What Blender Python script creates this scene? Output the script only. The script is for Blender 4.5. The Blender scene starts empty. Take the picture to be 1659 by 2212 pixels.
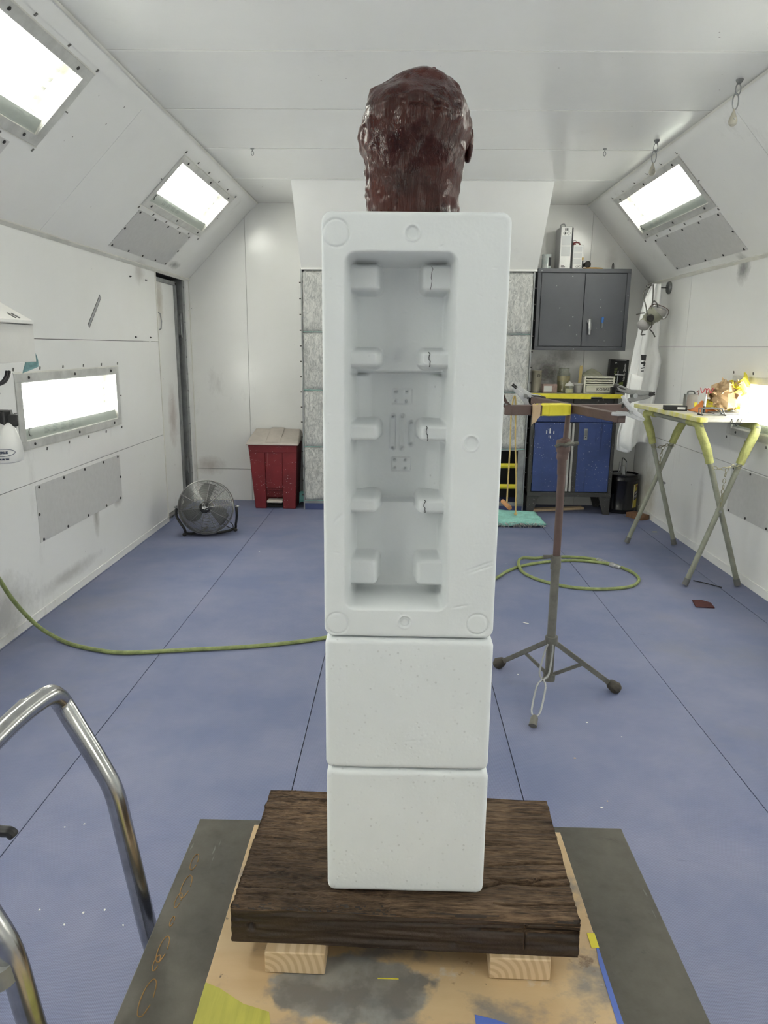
import bpy, bmesh, math, random
import numpy as np
from mathutils import Vector, Matrix, noise

# ------------------------------------------------------------------ camera, world, exposure
sc = bpy.context.scene
COL = sc.collection
CH = 1.49                                    # eye height
F_PX, PITCH, YAW, ROLL = 1579.6, 0.2221, 0.0193, 0.0108
CX, CY = 829.5, 1106.0
FW = np.array([-math.sin(YAW)*math.cos(PITCH), math.cos(YAW)*math.cos(PITCH), -math.sin(PITCH)])
R0 = np.array([math.cos(YAW), math.sin(YAW), 0.0]); U0 = np.cross(R0, FW)
RI = math.cos(ROLL)*R0 + math.sin(ROLL)*U0
UP = -math.sin(ROLL)*R0 + math.cos(ROLL)*U0
EYE = np.array([0.0, 0.0, CH])
cam = bpy.data.cameras.new('camera'); cam_o = bpy.data.objects.new('camera', cam); COL.objects.link(cam_o)
cam.sensor_fit = 'VERTICAL'; cam.sensor_height = 24.0; cam.lens = 24.0*F_PX/2212.0
cam.clip_start = 0.02; cam.clip_end = 60
cam_o.matrix_world = Matrix(((RI[0], UP[0], -FW[0], 0), (RI[1], UP[1], -FW[1], 0), (RI[2], UP[2], -FW[2], CH), (0, 0, 0, 1)))
sc.camera = cam_o
w = bpy.data.worlds.new('world'); sc.world = w; w.use_nodes = True
w.node_tree.nodes['Background'].inputs[0].default_value = (0.02, 0.02, 0.02, 1)
w.node_tree.nodes['Background'].inputs[1].default_value = 0.2
sc.view_settings.view_transform = 'Standard'; sc.view_settings.look = 'None'
sc.view_settings.gamma = 1.0; sc.view_settings.use_curve_mapping = False
sc.view_settings.exposure = 0.92
TUBE_POWER = 11.0                            # radiance of the fluorescent tubes

def _ray(px, py): return RI*(px-CX) - UP*(py-CY) + FW*F_PX
def onX(px, py, X): v = _ray(px, py); return Vector(EYE + v*(X/v[0]))
def onY(px, py, Y): v = _ray(px, py); return Vector(EYE + v*(Y/v[1]))
def onZ(px, py, Z=0.0): v = _ray(px, py); return Vector(EYE + v*((Z-CH)/v[2]))

# ------------------------------------------------------------------ materials
def lin(c):
    if isinstance(c, str):
        c = tuple(int(c[i:i+2], 16)/255 for i in (0, 2, 4))
        c = tuple(x/12.92 if x <= .04045 else ((x+.055)/1.055)**2.4 for x in c)
    return (*c[:3], 1.0)
class NT:
    def __init__(s, name):
        s.m = bpy.data.materials.new(name); s.m.use_nodes = True
        s.t = s.m.node_tree; s.b = s.t.nodes['Principled BSDF']
        s.co = s.n('ShaderNodeTexCoord')
    def n(s, typ, **k):
        o = s.t.nodes.new(typ)
        for a, v in k.items():
            if a[0] == '_': o.inputs[a[1:].replace('_', ' ')].default_value = v
            else: setattr(o, a, v)
        return o
    def l(s, a, b): s.t.links.new(a, b)
    def vec(s, scale=(1, 1, 1), rot=(0, 0, 0), src='Object'):
        mp = s.n('ShaderNodeMapping'); mp.inputs['Scale'].default_value = scale; mp.inputs['Rotation'].default_value = rot
        s.l(s.co.outputs[src], mp.inputs['Vector']); return mp.outputs[0]
    def noise(s, scale, detail=4, rough=.6, vec=None, dist=0):
        o = s.n('ShaderNodeTexNoise', _Scale=scale, _Detail=detail, _Roughness=rough, _Distortion=dist)
        s.l(vec if vec is not None else s.co.outputs['Object'], o.inputs['Vector']); return o.outputs['Fac']
    def ramp(s, fac, stops):
        o = s.n('ShaderNodeValToRGB'); e = o.color_ramp.elements
        while len(e) < len(stops): e.new(.5)
        for i, (p, c) in enumerate(stops):
            e[i].position = p; e[i].color = lin(c) if not isinstance(c, (int, float)) else (c, c, c, 1)
        s.l(fac, o.inputs[0]); return o.outputs[0]
    def mix(s, fac, a, b, mode='MIX'):
        o = s.n('ShaderNodeMix', data_type='RGBA', blend_type=mode)
        for i, x in ((0, fac), (6, a), (7, b)):
            if isinstance(x, (int, float)): o.inputs[i].default_value = x if i == 0 else (x, x, x, 1)
            elif isinstance(x, (str, tuple)): o.inputs[i].default_value = lin(x)
            else: s.l(x, o.inputs[i])
        return o.outputs[2]
    def n_half(s, x):
        o = s.n('ShaderNodeMath', operation='MULTIPLY'); s.l(x, o.inputs[0]); o.inputs[1].default_value = .5; return o.outputs[0]
    def color(s, c):
        if isinstance(c, (str, tuple)): s.b.inputs['Base Color'].default_value = lin(c)
        else: s.l(c, s.b.inputs['Base Color'])
    def bump(s, h, strength=.3, dist=.01):
        o = s.n('ShaderNodeBump', _Strength=strength, _Distance=dist); s.l(h, o.inputs['Height'])
        s.l(o.outputs[0], s.b.inputs['Normal'])
    def set(s, **k):
        for a, v in k.items(): s.b.inputs[a.replace('_', ' ')].default_value = v
def mat(name, c, rough=.6, metal=0, var=.0, scale=8, bump=0, bscale=60, dark=None, vscale=(1, 1, 1), **k):
    t = NT(name); t.set(Roughness=rough, Metallic=metal, **k)
    if var:
        f = t.noise(scale, 5, .65, t.vec(vscale))
        t.color(t.mix(t.ramp(f, [(.35, 0.0), (.7, 1.0)]), c, dark if dark else tuple(x*(1-var) for x in lin(c)[:3])))
    else: t.color(c)
    if bump: t.bump(t.noise(bscale, 3), bump, .004)
    return t.m
def speckled(name, c, spot, amount=.08, scale=60, rough=.5, metal=0, var=.25, vs=4, streak=None):
    t = NT(name); t.set(Roughness=rough, Metallic=metal)
    base = t.mix(t.ramp(t.noise(vs, 5, .65), [(.35, 0.0), (.7, 1.0)]), c, tuple(x*(1-var) for x in lin(c)[:3]))
    v = t.n('ShaderNodeTexVoronoi', _Scale=scale); t.l(t.co.outputs['Object'], v.inputs['Vector'])
    gate = t.ramp(t.noise(7, 3), [(.45, 0.0), (.6, 1.0)])
    sp = t.mix(1.0, t.ramp(v.outputs['Distance'], [(amount, 1.0), (amount+.04, 0.0)]), gate, 'MULTIPLY')
    base = t.mix(sp, base, spot)
    if streak:
        f = t.noise(6, 3, .5, t.vec((6, 6, .35))); base = t.mix(t.ramp(f, [(.66, 0.0), (.70, .7)]), base, streak)
    t.color(base); return t.m

def wall_mat(name, dirt=.35, stains=True, rough=.2):
    t = NT(name); t.set(Roughness=rough); t.b.inputs['Specular IOR Level'].default_value = .45
    c = t.mix(t.ramp(t.noise(1.3, 5, .6), [(.35, 0.0), (.75, .6)]), (.86, .86, .84), (.80, .795, .765))
    f = t.noise(2.2, 6, .72, t.vec((1.2, 1.2, .5))); c = t.mix(t.ramp(f, [(.62, 0.0), (.80, dirt)]), c, (.36, .34, .31))
    v = t.n('ShaderNodeTexVoronoi', _Scale=11); t.l(t.co.outputs['Object'], v.inputs['Vector'])
    c = t.mix(t.mix(1.0, t.ramp(v.outputs['Distance'], [(.035, .85), (.06, 0.0)]), t.ramp(t.noise(1.7, 3), [(.56, 0.0), (.62, 1.0)]), 'MULTIPLY'), c, (.16, .15, .14))
    if stains:
        edge = t.noise(13, 5, .7)
        for (p, r, col, s) in STAINS:
            ds = t.n('ShaderNodeVectorMath', operation='DISTANCE'); sc_ = tuple(1/x for x in r)
            t.l(t.vec(sc_), ds.inputs[0]); ds.inputs[1].default_value = tuple(x*y for x, y in zip(p, sc_))
            ad = t.n('ShaderNodeMath', operation='MULTIPLY_ADD'); t.l(edge, ad.inputs[0]); ad.inputs[1].default_value = 1.1; t.l(ds.outputs['Value'], ad.inputs[2])
            c = t.mix(t.ramp(t.n_half(ad.outputs[0]), [(.36, s), (.80, 0.0)]), c, col)
    t.color(c); t.bump(t.noise(5, 3), .06, .01); return t.m
def _st(p, r, col, s): return (tuple(p), r, col, s)
STAINS = [
    _st(onY(1178, 805, 7.04), (.20, .3, .17), (.075, .06, .05), .92), _st(onY(1215, 770, 7.04), (.16, .3, .10), (.14, .12, .11), .6),
    _st(onX(1606, 580, 2.272), (.3, .10, .11), (.15, .15, .15), .75), _st(onY(455, 1005, 7.04), (.16, .3, .10), (.42, .36, .32), .6),
    _st(onX(300, 588, -1.976), (.3, .13, .10), (.40, .37, .34), .55), _st(onX(208, 1115, -1.976), (.3, .05, .14), (.32, .30, .26), .7),
    _st(onX(255, 1080, -1.976), (.3, .09, .05), (.35, .33, .31), .7), _st(onX(10, 1330, -1.976), (.3, .35, .22), (.38, .37, .35), .7), _st(onX(150, 1240, -1.976), (.3, .5, .05), (.40, .39, .37), .6),
    _st(onX(345, 650, -2.03), (.3, .12, .25), (.52, .47, .40), .8), _st(onX(375, 900, -2.03), (.3, .14, .30), (.47, .40, .37), .75), _st(onX(1400, 1060, 2.272), (.3, .25, .30), (.45, .42, .34), .7),
    _st(onX(1510, 1100, 2.272), (.3, .06, .35), (.55, .54, .52), .6), _st(onX(372, 572, -1.93), (.2, .16, .03), (.25, .25, .24), .8), _st(onY(1320, 565, 7.04), (.06, .3, .12), (.5, .49, .47), .6)]
M = {}
M['wall'] = wall_mat('white_booth_panel'); M['ceil'] = wall_mat('white_ceiling_panel', .15, False, .16)
M['dirty'] = wall_mat('grimy_white_panel', .8)
M['caulk'] = mat('cream_caulk', (.76, .75, .69), .6, var=.2, scale=5)
M['accessgrey'] = mat('grey_access_sheet', (.60, .595, .58), .45, var=.08, scale=30)
M['dark'] = mat('dark_void', (.012, .012, .012), .8)
M['black'] = mat('black_plastic', (.015, .015, .016), .4)
M['rubber'] = mat('black_rubber', (.03, .028, .026), .75, var=.4)
M['galv'] = mat('galvanised_steel', (.38, .39, .39), .45, .8, var=.3, scale=10)
M['steeldull'] = mat('dull_grey_steel', (.27, .275, .275), .45, .7, var=.35, scale=9)
M['chrome'] = mat('worn_chrome', (.55, .55, .54), .22, 1.0, var=.3, scale=25)
M['tin'] = mat('bright_tinplate', (.60, .60, .60), .3, .7, var=.2, scale=20)
M['screw'] = mat('dark_screw', (.06, .058, .055), .5, .6); M['clip'] = mat('grey_clip', (.20, .195, .185), .5, .3)
M['white'] = mat('white_enamel', (.78, .78, .75), .35, var=.05)
M['trough'] = mat('cream_reflector', (.58, .575, .53), .5)
M['ballast'] = mat('grey_green_cover', (.50, .53, .50), .5)
def tube_mat():
    t = NT('lit_fluorescent_tube'); t.color((.9, .9, .88))
    t.b.inputs['Emission Color'].default_value = (1.0, .985, .93, 1); t.b.inputs['Emission Strength'].default_value = TUBE_POWER
    return t.m
M['tube'] = tube_mat()
def glass_mat(name, tint=(.97, .98, .97), refl=.06, rough=.02):
    m = bpy.data.materials.new(name); m.use_nodes = True; t = m.node_tree
    for n in list(t.nodes): t.nodes.remove(n)
    o = t.nodes.new('ShaderNodeOutputMaterial'); mx = t.nodes.new('ShaderNodeMixShader')
    tr = t.nodes.new('ShaderNodeBsdfTransparent'); tr.inputs[0].default_value = (*tint, 1)
    gl = t.nodes.new('ShaderNodeBsdfGlossy'); gl.inputs['Roughness'].default_value = rough
    mx.inputs[0].default_value = refl
    t.links.new(tr.outputs[0], mx.inputs[1]); t.links.new(gl.outputs[0], mx.inputs[2]); t.links.new(mx.outputs[0], o.inputs[0]); return m
M['glass'] = glass_mat('clear_pane'); M['jar'] = glass_mat('jar_glass', (.86, .88, .82), .12)

# ------------------------------------------------------------------ mesh helpers
class MB:
    def __init__(s): s.v = []; s.f = []
    def add(s, vs, fs):
        o = len(s.v); s.v += [tuple(p) for p in vs]; s.f += [tuple(i+o for i in f) for f in fs]; return s
    def box(s, x0, x1, y0, y1, z0, z1, m=None):
        vs = [Vector((x, y, z)) for z in (z0, z1) for y in (y0, y1) for x in (x0, x1)]
        if m is not None: vs = [m @ v for v in vs]
        return s.add(vs, [(0, 2, 3, 1), (4, 5, 7, 6), (0, 1, 5, 4), (2, 6, 7, 3), (0, 4, 6, 2), (1, 3, 7, 5)])
    def bar(s, a, b, wx, wz, up=(0, 0, 1)):
        a = Vector(a); b = Vector(b); d = (b-a); L = d.length; d.normalize(); u = Vector(up)
        x = d.cross(u)
        if x.length < 1e-4: x = d.cross(Vector((1, 0, 0)))
        x.normalize(); u = x.cross(d)
        vs = [p + x*sx*wx/2 + u*sz*wz/2 for p in (a, b) for sx, sz in ((-1, -1), (1, -1), (1, 1), (-1, 1))]
        return s.add(vs, [(0, 3, 2, 1), (4, 5, 6, 7), (0, 1, 5, 4), (1, 2, 6, 5), (2, 3, 7, 6), (3, 0, 4, 7)])
    def tube(s, pts, r, n=8, closed=False, caps=True):
        pts = [Vector(p) for p in pts]; N = len(pts)
        rs = r if isinstance(r, (list, tuple)) else [r]*N
        def tan(i):
            a = pts[(i-1) % N] if closed or i > 0 else pts[i]; b = pts[(i+1) % N] if closed or i < N-1 else pts[i]
            return (b-a).normalized()
        t = tan(0); u = t.orthogonal().normalized(); vs = []
        for i in range(N):
            t2 = tan(i); u = (u - t2*u.dot(t2));
            u = u.normalized() if u.length > 1e-6 else t2.orthogonal().normalized()
            w_ = t2.cross(u)
            vs += [pts[i] + (u*math.cos(2*math.pi*k/n) + w_*math.sin(2*math.pi*k/n))*rs[i] for k in range(n)]
        fs = []
        for i in range(N if closed else N-1):
            j = (i+1) % N
            fs += [(i*n+k, i*n+(k+1) % n, j*n+(k+1) % n, j*n+k) for k in range(n)]
        if caps and not closed: fs += [tuple(range(n-1, -1, -1)), tuple((N-1)*n+k for k in range(n))]
        return s.add(vs, fs)
    def cyl(s, a, b, r, r2=None, n=16): return s.tube([a, b], [r, r if r2 is None else r2], n)
    def lathe(s, prof, m=None, n=24, cap=True):
        vs = []; fs = []
        for r, z in prof:
            vs += [Vector((r*math.cos(2*math.pi*k/n), r*math.sin(2*math.pi*k/n), z)) for k in range(n)]
        for i in range(len(prof)-1):
            fs += [(i*n+k, i*n+(k+1) % n, (i+1)*n+(k+1) % n, (i+1)*n+k) for k in range(n)]
        if cap: fs += [tuple(range(n-1, -1, -1)), tuple((len(prof)-1)*n+k for k in range(n))]
        if m is not None: vs = [m @ v for v in vs]
        return s.add(vs, fs)
    def prism(s, poly, h0, h1, m=None):
        n = len(poly); vs = [Vector((x, y, h)) for h in (h0, h1) for x, y in poly]
        if m is not None: vs = [m @ v for v in vs]
        return s.add(vs, [tuple(range(n-1, -1, -1)), tuple(range(n, 2*n))] + [(k, (k+1) % n, n+(k+1) % n, n+k) for k in range(n)])
    def ball(s, c, r, nu=12, nv=8, m=None):
        r = (r, r, r) if not isinstance(r, (tuple, list)) else r; c = Vector(c); vs = []
        for j in range(nv+1):
            th = math.pi*j/nv
            for i in range(nu):
                p = Vector((r[0]*math.sin(th)*math.cos(2*math.pi*i/nu), r[1]*math.sin(th)*math.sin(2*math.pi*i/nu), r[2]*math.cos(th)))
                vs.append(c + (m @ p if m is not None else p))
        fs = [(j*nu+i, (j+1)*nu+i, (j+1)*nu+(i+1) % nu, j*nu+(i+1) % nu) for j in range(nv) for i in range(nu)]
        return s.add(vs, fs)
    def grid(s, fn, nu, nv):
        vs = [fn(i/nu, j/nv) for j in range(nv+1) for i in range(nu+1)]
        return s.add(vs, [(j*(nu+1)+i, j*(nu+1)+i+1, (j+1)*(nu+1)+i+1, (j+1)*(nu+1)+i) for j in range(nv) for i in range(nu)])
    def build(s, name, m, parent=None, bev=0, smooth=True, angle=35, seg=2, solid=0, sub=0, fix=True):
        me = bpy.data.meshes.new(name); me.from_pydata(s.v, [], s.f)
        if fix:
            bm = bmesh.new(); bm.from_mesh(me); bmesh.ops.remove_doubles(bm, verts=bm.verts, dist=1e-6)
            bmesh.ops.recalc_face_normals(bm, faces=bm.faces); bm.to_mesh(me); bm.free()
        if m is not None: me.materials.append(M[m] if isinstance(m, str) else m)
        if smooth:
            me.polygons.foreach_set('use_smooth', [True]*len(me.polygons)); me.set_sharp_from_angle(angle=math.radians(angle))
        o = bpy.data.objects.new(name, me); COL.objects.link(o)
        if parent is not None: adopt(o, parent)
        if solid: x = o.modifiers.new('solid', 'SOLIDIFY'); x.thickness = solid; x.offset = 0
        if bev:
            x = o.modifiers.new('bevel', 'BEVEL'); x.width = bev; x.segments = seg; x.limit_method = 'ANGLE'; x.angle_limit = math.radians(40)
            x.harden_normals = False
        if sub: x = o.modifiers.new('sub', 'SUBSURF'); x.levels = sub; x.render_levels = sub
        return o
def wmat(o):
    m = o.matrix_basis.copy(); p = o.parent; mm = m if p is None else wmat(p) @ o.matrix_parent_inverse @ m
    return mm
def adopt(o, parent):                       # keep the child's mesh in world coordinates
    o.parent = parent; o.matrix_parent_inverse = wmat(parent).inverted()
def tag(o, label=None, cat=None, group=None, kind=None):
    if label: o['label'] = label
    if cat: o['category'] = cat
    if group: o['group'] = group
    if kind: o['kind'] = kind
    return o
def thing(name, label, cat, loc=(0, 0, 0), group=None):
    o = bpy.data.objects.new(name, None); COL.objects.link(o); o.location = loc; o.empty_display_size = .05
    return tag(o, label, cat, group)
def struct(o): o['kind'] = 'structure'; return o
def dup(root, mtx, label=None, name=None):  # copy a thing with its parts, moved by a world matrix
    def cp(o, p):
        c = o.copy(); COL.objects.link(c)
        if p is not None: c.parent = p
        for ch in list(o.children):
            cp(ch, c)
        return c
    r = cp(root, None); r.matrix_basis = mtx @ root.matrix_basis
    if label: r['label'] = label
    return r
def inst(src, parent, mtx, name=None):      # one more part sharing its mesh
    c = src.copy(); c.name = name or src.name.split('.')[0]; COL.objects.link(c); c.parent = parent
    c.matrix_parent_inverse = wmat(parent).inverted(); c.matrix_basis = mtx; return c
def smooth(pts, k=6, closed=False):
    P = [Vector(p) for p in pts]; n = len(P); out = []
    for i in range(n if closed else n-1):
        g = lambda j: P[j % n] if closed else P[min(max(j, 0), n-1)]
        a, b, c, d = g(i-1), g(i), g(i+1), g(i+2)
        for s_ in range(k):
            t = s_/k
            out.append(.5*((2*b) + (c-a)*t + (2*a-5*b+4*c-d)*t*t + (3*b-a-3*c+d)*t**3))
    if not closed: out.append(P[-1])
    return out
def frame(o, x, y):                          # matrix with origin o, local x along x, local y along y
    x = Vector(x).normalized(); y = Vector(y); z = x.cross(y).normalized(); y = z.cross(x)
    return Matrix(((x.x, y.x, z.x, o[0]), (x.y, y.y, z.y, o[1]), (x.z, y.z, z.z, o[2]), (0, 0, 0, 1)))
def text(s, size, m, parent, mtx, name='lettering', ext=.0004, align='CENTER', sx=1.0, bold=0):
    cu = bpy.data.curves.new('t', 'FONT'); cu.body = s; cu.size = size; cu.extrude = ext; cu.align_x = align; cu.align_y = 'CENTER'
    cu.resolution_u = 3; cu.offset = bold
    t = bpy.data.objects.new('t', cu); COL.objects.link(t)
    me = bpy.data.meshes.new_from_object(t.evaluated_get(bpy.context.evaluated_depsgraph_get()))
    bpy.data.objects.remove(t); me.materials.clear(); me.materials.append(M[m] if isinstance(m, str) else m)
    me.transform(mtx @ Matrix.Diagonal((sx, 1, 1, 1))); me.name = name
    o = bpy.data.objects.new(name, me); COL.objects.link(o); adopt(o, parent); return o
RND = random.Random(7)
# ------------------------------------------------------------------ room shell
XL, XR, ZS, ZC, YB, YF = -1.976, 2.272, 2.077, 2.750, 7.04, -2.4
XCL, XCR = -1.311, 1.663
LL = math.hypot(XCL-XL, ZC-ZS); LR = math.hypot(XCR-XR, ZC-ZS)
FLX = [XL-.25, -1.96, -1.165, -.350, .440, 1.24, 2.08, XR+.12]

def floor_mat():
    t = NT('blue_ribbed_floor_cloth'); t.set(Roughness=.62)
    c = t.mix(t.ramp(t.noise(1.6, 6, .62), [(.38, 0.0), (.64, 1.0)]), (.165, .195, .330), (.245, .260, .385))
    c = t.mix(t.ramp(t.noise(.9, 5, .7), [(.55, 0.0), (.75, .55)]), c, (.24, .235, .255))
    v = t.vec((3, 22, 1), (0, 0, .5)); c = t.mix(t.ramp(t.noise(1.2, 5, .75, v, 1.2), [(.68, 0.0), (.74, .45)]), c, (.07, .075, .11))
    # cross-ribbed mesh of the cloth
    wv = t.n('ShaderNodeTexWave', wave_type='BANDS', bands_direction='Y', _Scale=92.0, _Distortion=0.0); 
    wx = t.n('ShaderNodeTexWave', wave_type='BANDS', bands_direction='X', _Scale=78.0, _Distortion=0.0)
    for a in (wv, wx): t.l(t.co.outputs['Object'], a.inputs['Vector'])
    h = t.mix(.5, wv.outputs['Color'], wx.outputs['Color'])
    c = t.mix(t.ramp(h, [(.25, .5), (.75, 0.0)]), c, (.075, .085, .145))
    t.color(c); t.bump(h, .35, .002); return t.m
M['floor'] = floor_mat()
fl = struct(MB().box(XL-.25, XR+.12, YF-.1, YB+.1, -.06, -.006).build('floor', 'dark'))
for i in range(len(FLX)-1):
    MB().box(FLX[i]+(.0035 if i == 6 else .0018), FLX[i+1]-.0018, YF-.1, YB+.1, -.006, 0).build('floor_strip', 'floor', fl)

def holed(mb, u0, u1, v0, v1, d0, d1, mtx, hole=None):
    """a panel in the local plane (u, v), depth d; with an optional rectangular opening"""
    if hole is None or hole[1] <= u0 or hole[0] >= u1 or hole[3] <= v0 or hole[2] >= v1:
        mb.box(u0, u1, v0, v1, d0, d1, mtx); return
    a, b, c, d = max(hole[0], u0), min(hole[1], u1), max(hole[2], v0), min(hole[3], v1)
    if a > u0: mb.box(u0, a, v0, v1, d0, d1, mtx)
    if b < u1: mb.box(b, u1, v0, v1, d0, d1, mtx)
    if c > v0: mb.box(a, b, v0, c, d0, d1, mtx)
    if d < v1: mb.box(a, b, d, v1, d0, d1, mtx)

# local frames: u along +Y of the room (or -Y), v up the surface, d into the room
ML = frame((XL, 0, 0), (0, -1, 0), (0, 0, 1)) ; ML = Matrix(((0, 0, 1, XL), (1, 0, 0, 0), (0, 1, 0, 0), (0, 0, 0, 1)))
MR = Matrix(((0, 0, -1, XR), (1, 0, 0, 0), (0, 1, 0, 0), (0, 0, 0, 1)))
ux, uz = (XCL-XL)/LL, (ZC-ZS)/LL
MSL = Matrix(((0, ux, uz, XL), (1, 0, 0, 0), (0, uz, -ux, ZS), (0, 0, 0, 1)))
vx, vz = (XCR-XR)/LR, (ZC-ZS)/LR
MSR = Matrix(((0, vx, -vz, XR), (1, 0, 0, 0), (0, vz, vx, ZS), (0, 0, 0, 1)))
T = .02; G = .0016
WALL_LIGHTS = [(3.76, 5.17), (.94, 2.35), (-1.88, -.47)]
SLOPE_LIGHTS = [(5.0, 6.42), (2.18, 3.60), (-.64, .78)]
def panels(root, mtx, us, vs, holes, m='wall', top_clip=None):
    for i in range(len(us)-1):
        for j in range(len(vs)-1):
            mb = MB(); hs = [h for h in holes if not (h[1] <= us[i] or h[0] >= us[i+1] or h[3] <= vs[j] or h[2] >= vs[j+1])]
            holed(mb, us[i]+G, us[i+1]-G, vs[j]+G, vs[j+1]-G, -T, 0, mtx, hs[0] if hs else None)
            mb.build('panel', m, root, smooth=False)
DOOR0, DOOR1 = 6.10, 6.93
wl = struct(MB().box(YF, DOOR0, 0, ZS, -.19, -.17, ML).build('wall_left', 'dark'))
panels(wl, ML, [YF, .53, 3.35, DOOR0], [0, .752, 1.513, ZS], [(a+.06, b-.06, .985, 1.285) for a, b in WALL_LIGHTS])
wr = struct(MB().box(YF, YB+.02, 0, ZS, -.19, -.17, MR).build('wall_right', 'dark'))
panels(wr, MR, [YF, .4, 3.22, 6.03, YB], [0, .735, 1.515, ZS], [(a-.12, b-.12, .985, 1.285) for a, b in WALL_LIGHTS])
cl = struct(MB().box(YF, YB+.02, -.02, LL+.02, -.19, -.17, MSL).build('ceiling_left', 'dark'))
panels(cl, MSL, [YF, 1.35, 4.17, YB], [0, LL], [(a+.06, b-.06, .455, .795) for a, b in SLOPE_LIGHTS])
cr = struct(MB().box(YF, YB+.02, -.02, LR+.02, -.19, -.17, MSR).build('ceiling_right', 'dark'))
panels(cr, MSR, [YF, 1.35, 4.17, YB], [0, LR], [(a+.06, b-.06, .455, .780) for a, b in SLOPE_LIGHTS])
ce = struct(MB().box(XCL-.1, XCR+.1, YF, YB+.02, ZC+.02, ZC+.05).build('ceiling', 'dark'))
cy = [YF, -.50, .31, 1.12, 1.93, 2.74, 3.55, 4.36, 5.17, 6.05, YB]
for i in range(len(cy)-1):
    MB().box(XCL, XCR, cy[i]+G, cy[i+1]-G, ZC, ZC+.02).build('panel', 'ceil', ce, smooth=False)
    if i: MB().bar((XCL, cy[i]+.006, ZC-.0005), (XCR, cy[i]+.006, ZC-.0005), .012, .003).build('seam_cover', 'white', ce, smooth=False)
def gable(y, m, name):
    poly = [(XL-.05, -.01), (XR+.05, -.01), (XR+.05, ZS), (XCR+.05, ZC+.02), (XCL-.05, ZC+.02), (XL-.05, ZS)]
    mm = Matrix(((1, 0, 0, 0), (0, 0, 1, y), (0, 1, 0, 0), (0, 0, 0, 1)))
    return struct(MB().prism(poly, 0, .03, mm).build(name, m, smooth=False)), mm
wb, mmb = gable(YB+.02, 'dark', 'wall_back')
def zt(x): return ZS + (x-XL)/(XCL-XL)*(ZC-ZS) if x < XCL else (ZC if x < XCR else ZS + (XR-x)/(XR-XCR)*(ZC-ZS))
for xs in ([XL, -1.435], [-1.435, XCL, .2], [.2, XCR, 1.72], [1.72, XR]):
    a, b = xs[0]+G, xs[-1]-G
    MB().prism([(a, .31+G), (b, .31+G)] + [(x, zt(x)) for x in [b]+xs[-2:0:-1]+[a]], -T, 0, mmb).build('panel', 'wall', wb, smooth=False)
    MB().prism([(a, 0), (b, 0), (b, .31-G), (a, .31-G)], -T, 0, mmb).build('panel', 'dirty', wb, smooth=False)
wf, _ = gable(YF-.02, 'wall', 'wall_front')
# strips along the folds of the booth
def trim(k, mb, m, **kw): return struct(mb.build('trim_%d' % k, m, **kw))
trim(1, MB().box(YF, YB, LL-.085, LL-.012, 0, .005, MSL), 'wall'); trim(2, MB().box(YF, YB, LL-.012, LL, 0, .012, MSL), 'caulk')
trim(3, MB().box(YF, YB, LR-.075, LR-.012, 0, .005, MSR), 'wall'); trim(4, MB().box(YF, YB, LR-.012, LR, 0, .012, MSR), 'caulk')
trim(5, MB().box(YF, YB, -.012, .012, -.004, .016, MSL), 'caulk'); trim(6, MB().box(YF, YB, -.012, .012, -.004, .016, MSR), 'caulk')
trim(7, MB().box(DOOR1+.012, YB, 0, ZS, -.10, .004, ML), 'wall')                      # white corner post
trim(8, MB().box(YB-.010, YB-.002, 0, ZS, .004, .010, ML), 'caulk')
trim(9, MB().box(DOOR0-.010, DOOR0+.004, 0, ZS, -.12, .006, ML), 'caulk')             # edge of the side wall at the doorway
struct(MB().box(YF, DOOR0, 0, .045, 0, .006, ML).build('baseboard_left', 'dirty')); struct(MB().box(YF, YB, 0, .055, 0, .008, MR).build('baseboard_right', 'dirty'))

# doorway at the far left: grimy white leaf set back in the opening, steel hinge angle with rivets
dr = struct(MB().box(DOOR0-.06, 6.765, .02, 2.005, -.11, -.06, ML).build('door_1', 'dirty', bev=.003))
MB().box(6.765, 6.812, .02, 2.03, -.12, -.045, ML).build('edge_channel', 'galv', dr)
MB().box(DOOR0-.06, 6.812, 2.005, 2.035, -.12, -.045, ML).build('edge_channel', 'galv', dr)
MB().tube([ML @ Vector(p) for p in ((6.27, 1.76, -.06), (6.275, 1.74, -.03), (6.28, 1.68, -.025), (6.275, 1.62, -.03), (6.27, 1.60, -.06))], .006, 6).build('handle', 'galv', dr)
jm = trim(10, MB().box(6.872, DOOR1+.012, 0, 2.06, -.11, -.012, ML), 'galv')
rv = MB().ball((0, 0, 0), .009, 8, 6).build('rivet', 'galv', jm); rv.matrix_basis = Matrix.Translation(ML @ Vector((DOOR1-.02, 2.0, -.010))); rv.parent = None; rv.matrix_parent_inverse = Matrix()
adopt(rv, jm)
for k in range(1, 13): inst(rv, jm, Matrix.Translation(ML @ Vector((DOOR1-.02, 2.0-.155*k, -.010))))
for zc_, h in ((1.66, .17), (.38, .12)):
    hg = MB(); hg.box(6.812, 6.90, zc_-h/2, zc_+h/2, -.05, -.030, ML); hg.cyl(ML @ Vector((6.842, zc_-h/2-.02, -.026)), ML @ Vector((6.842, zc_+h/2+.02, -.026)), .010, n=8)
    hg.build('hinge', 'steeldull', jm)
trim(11, MB().box(DOOR0-.06, DOOR1, 0, .018, -.2, -.02, ML), 'steeldull')              # sill
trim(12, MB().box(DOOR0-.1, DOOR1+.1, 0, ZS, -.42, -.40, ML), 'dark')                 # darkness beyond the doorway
trim(13, MB().box(DOOR0-.1, DOOR1+.05, 2.06, ZS+.06, -.42, -.02, ML), 'dark')

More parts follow.
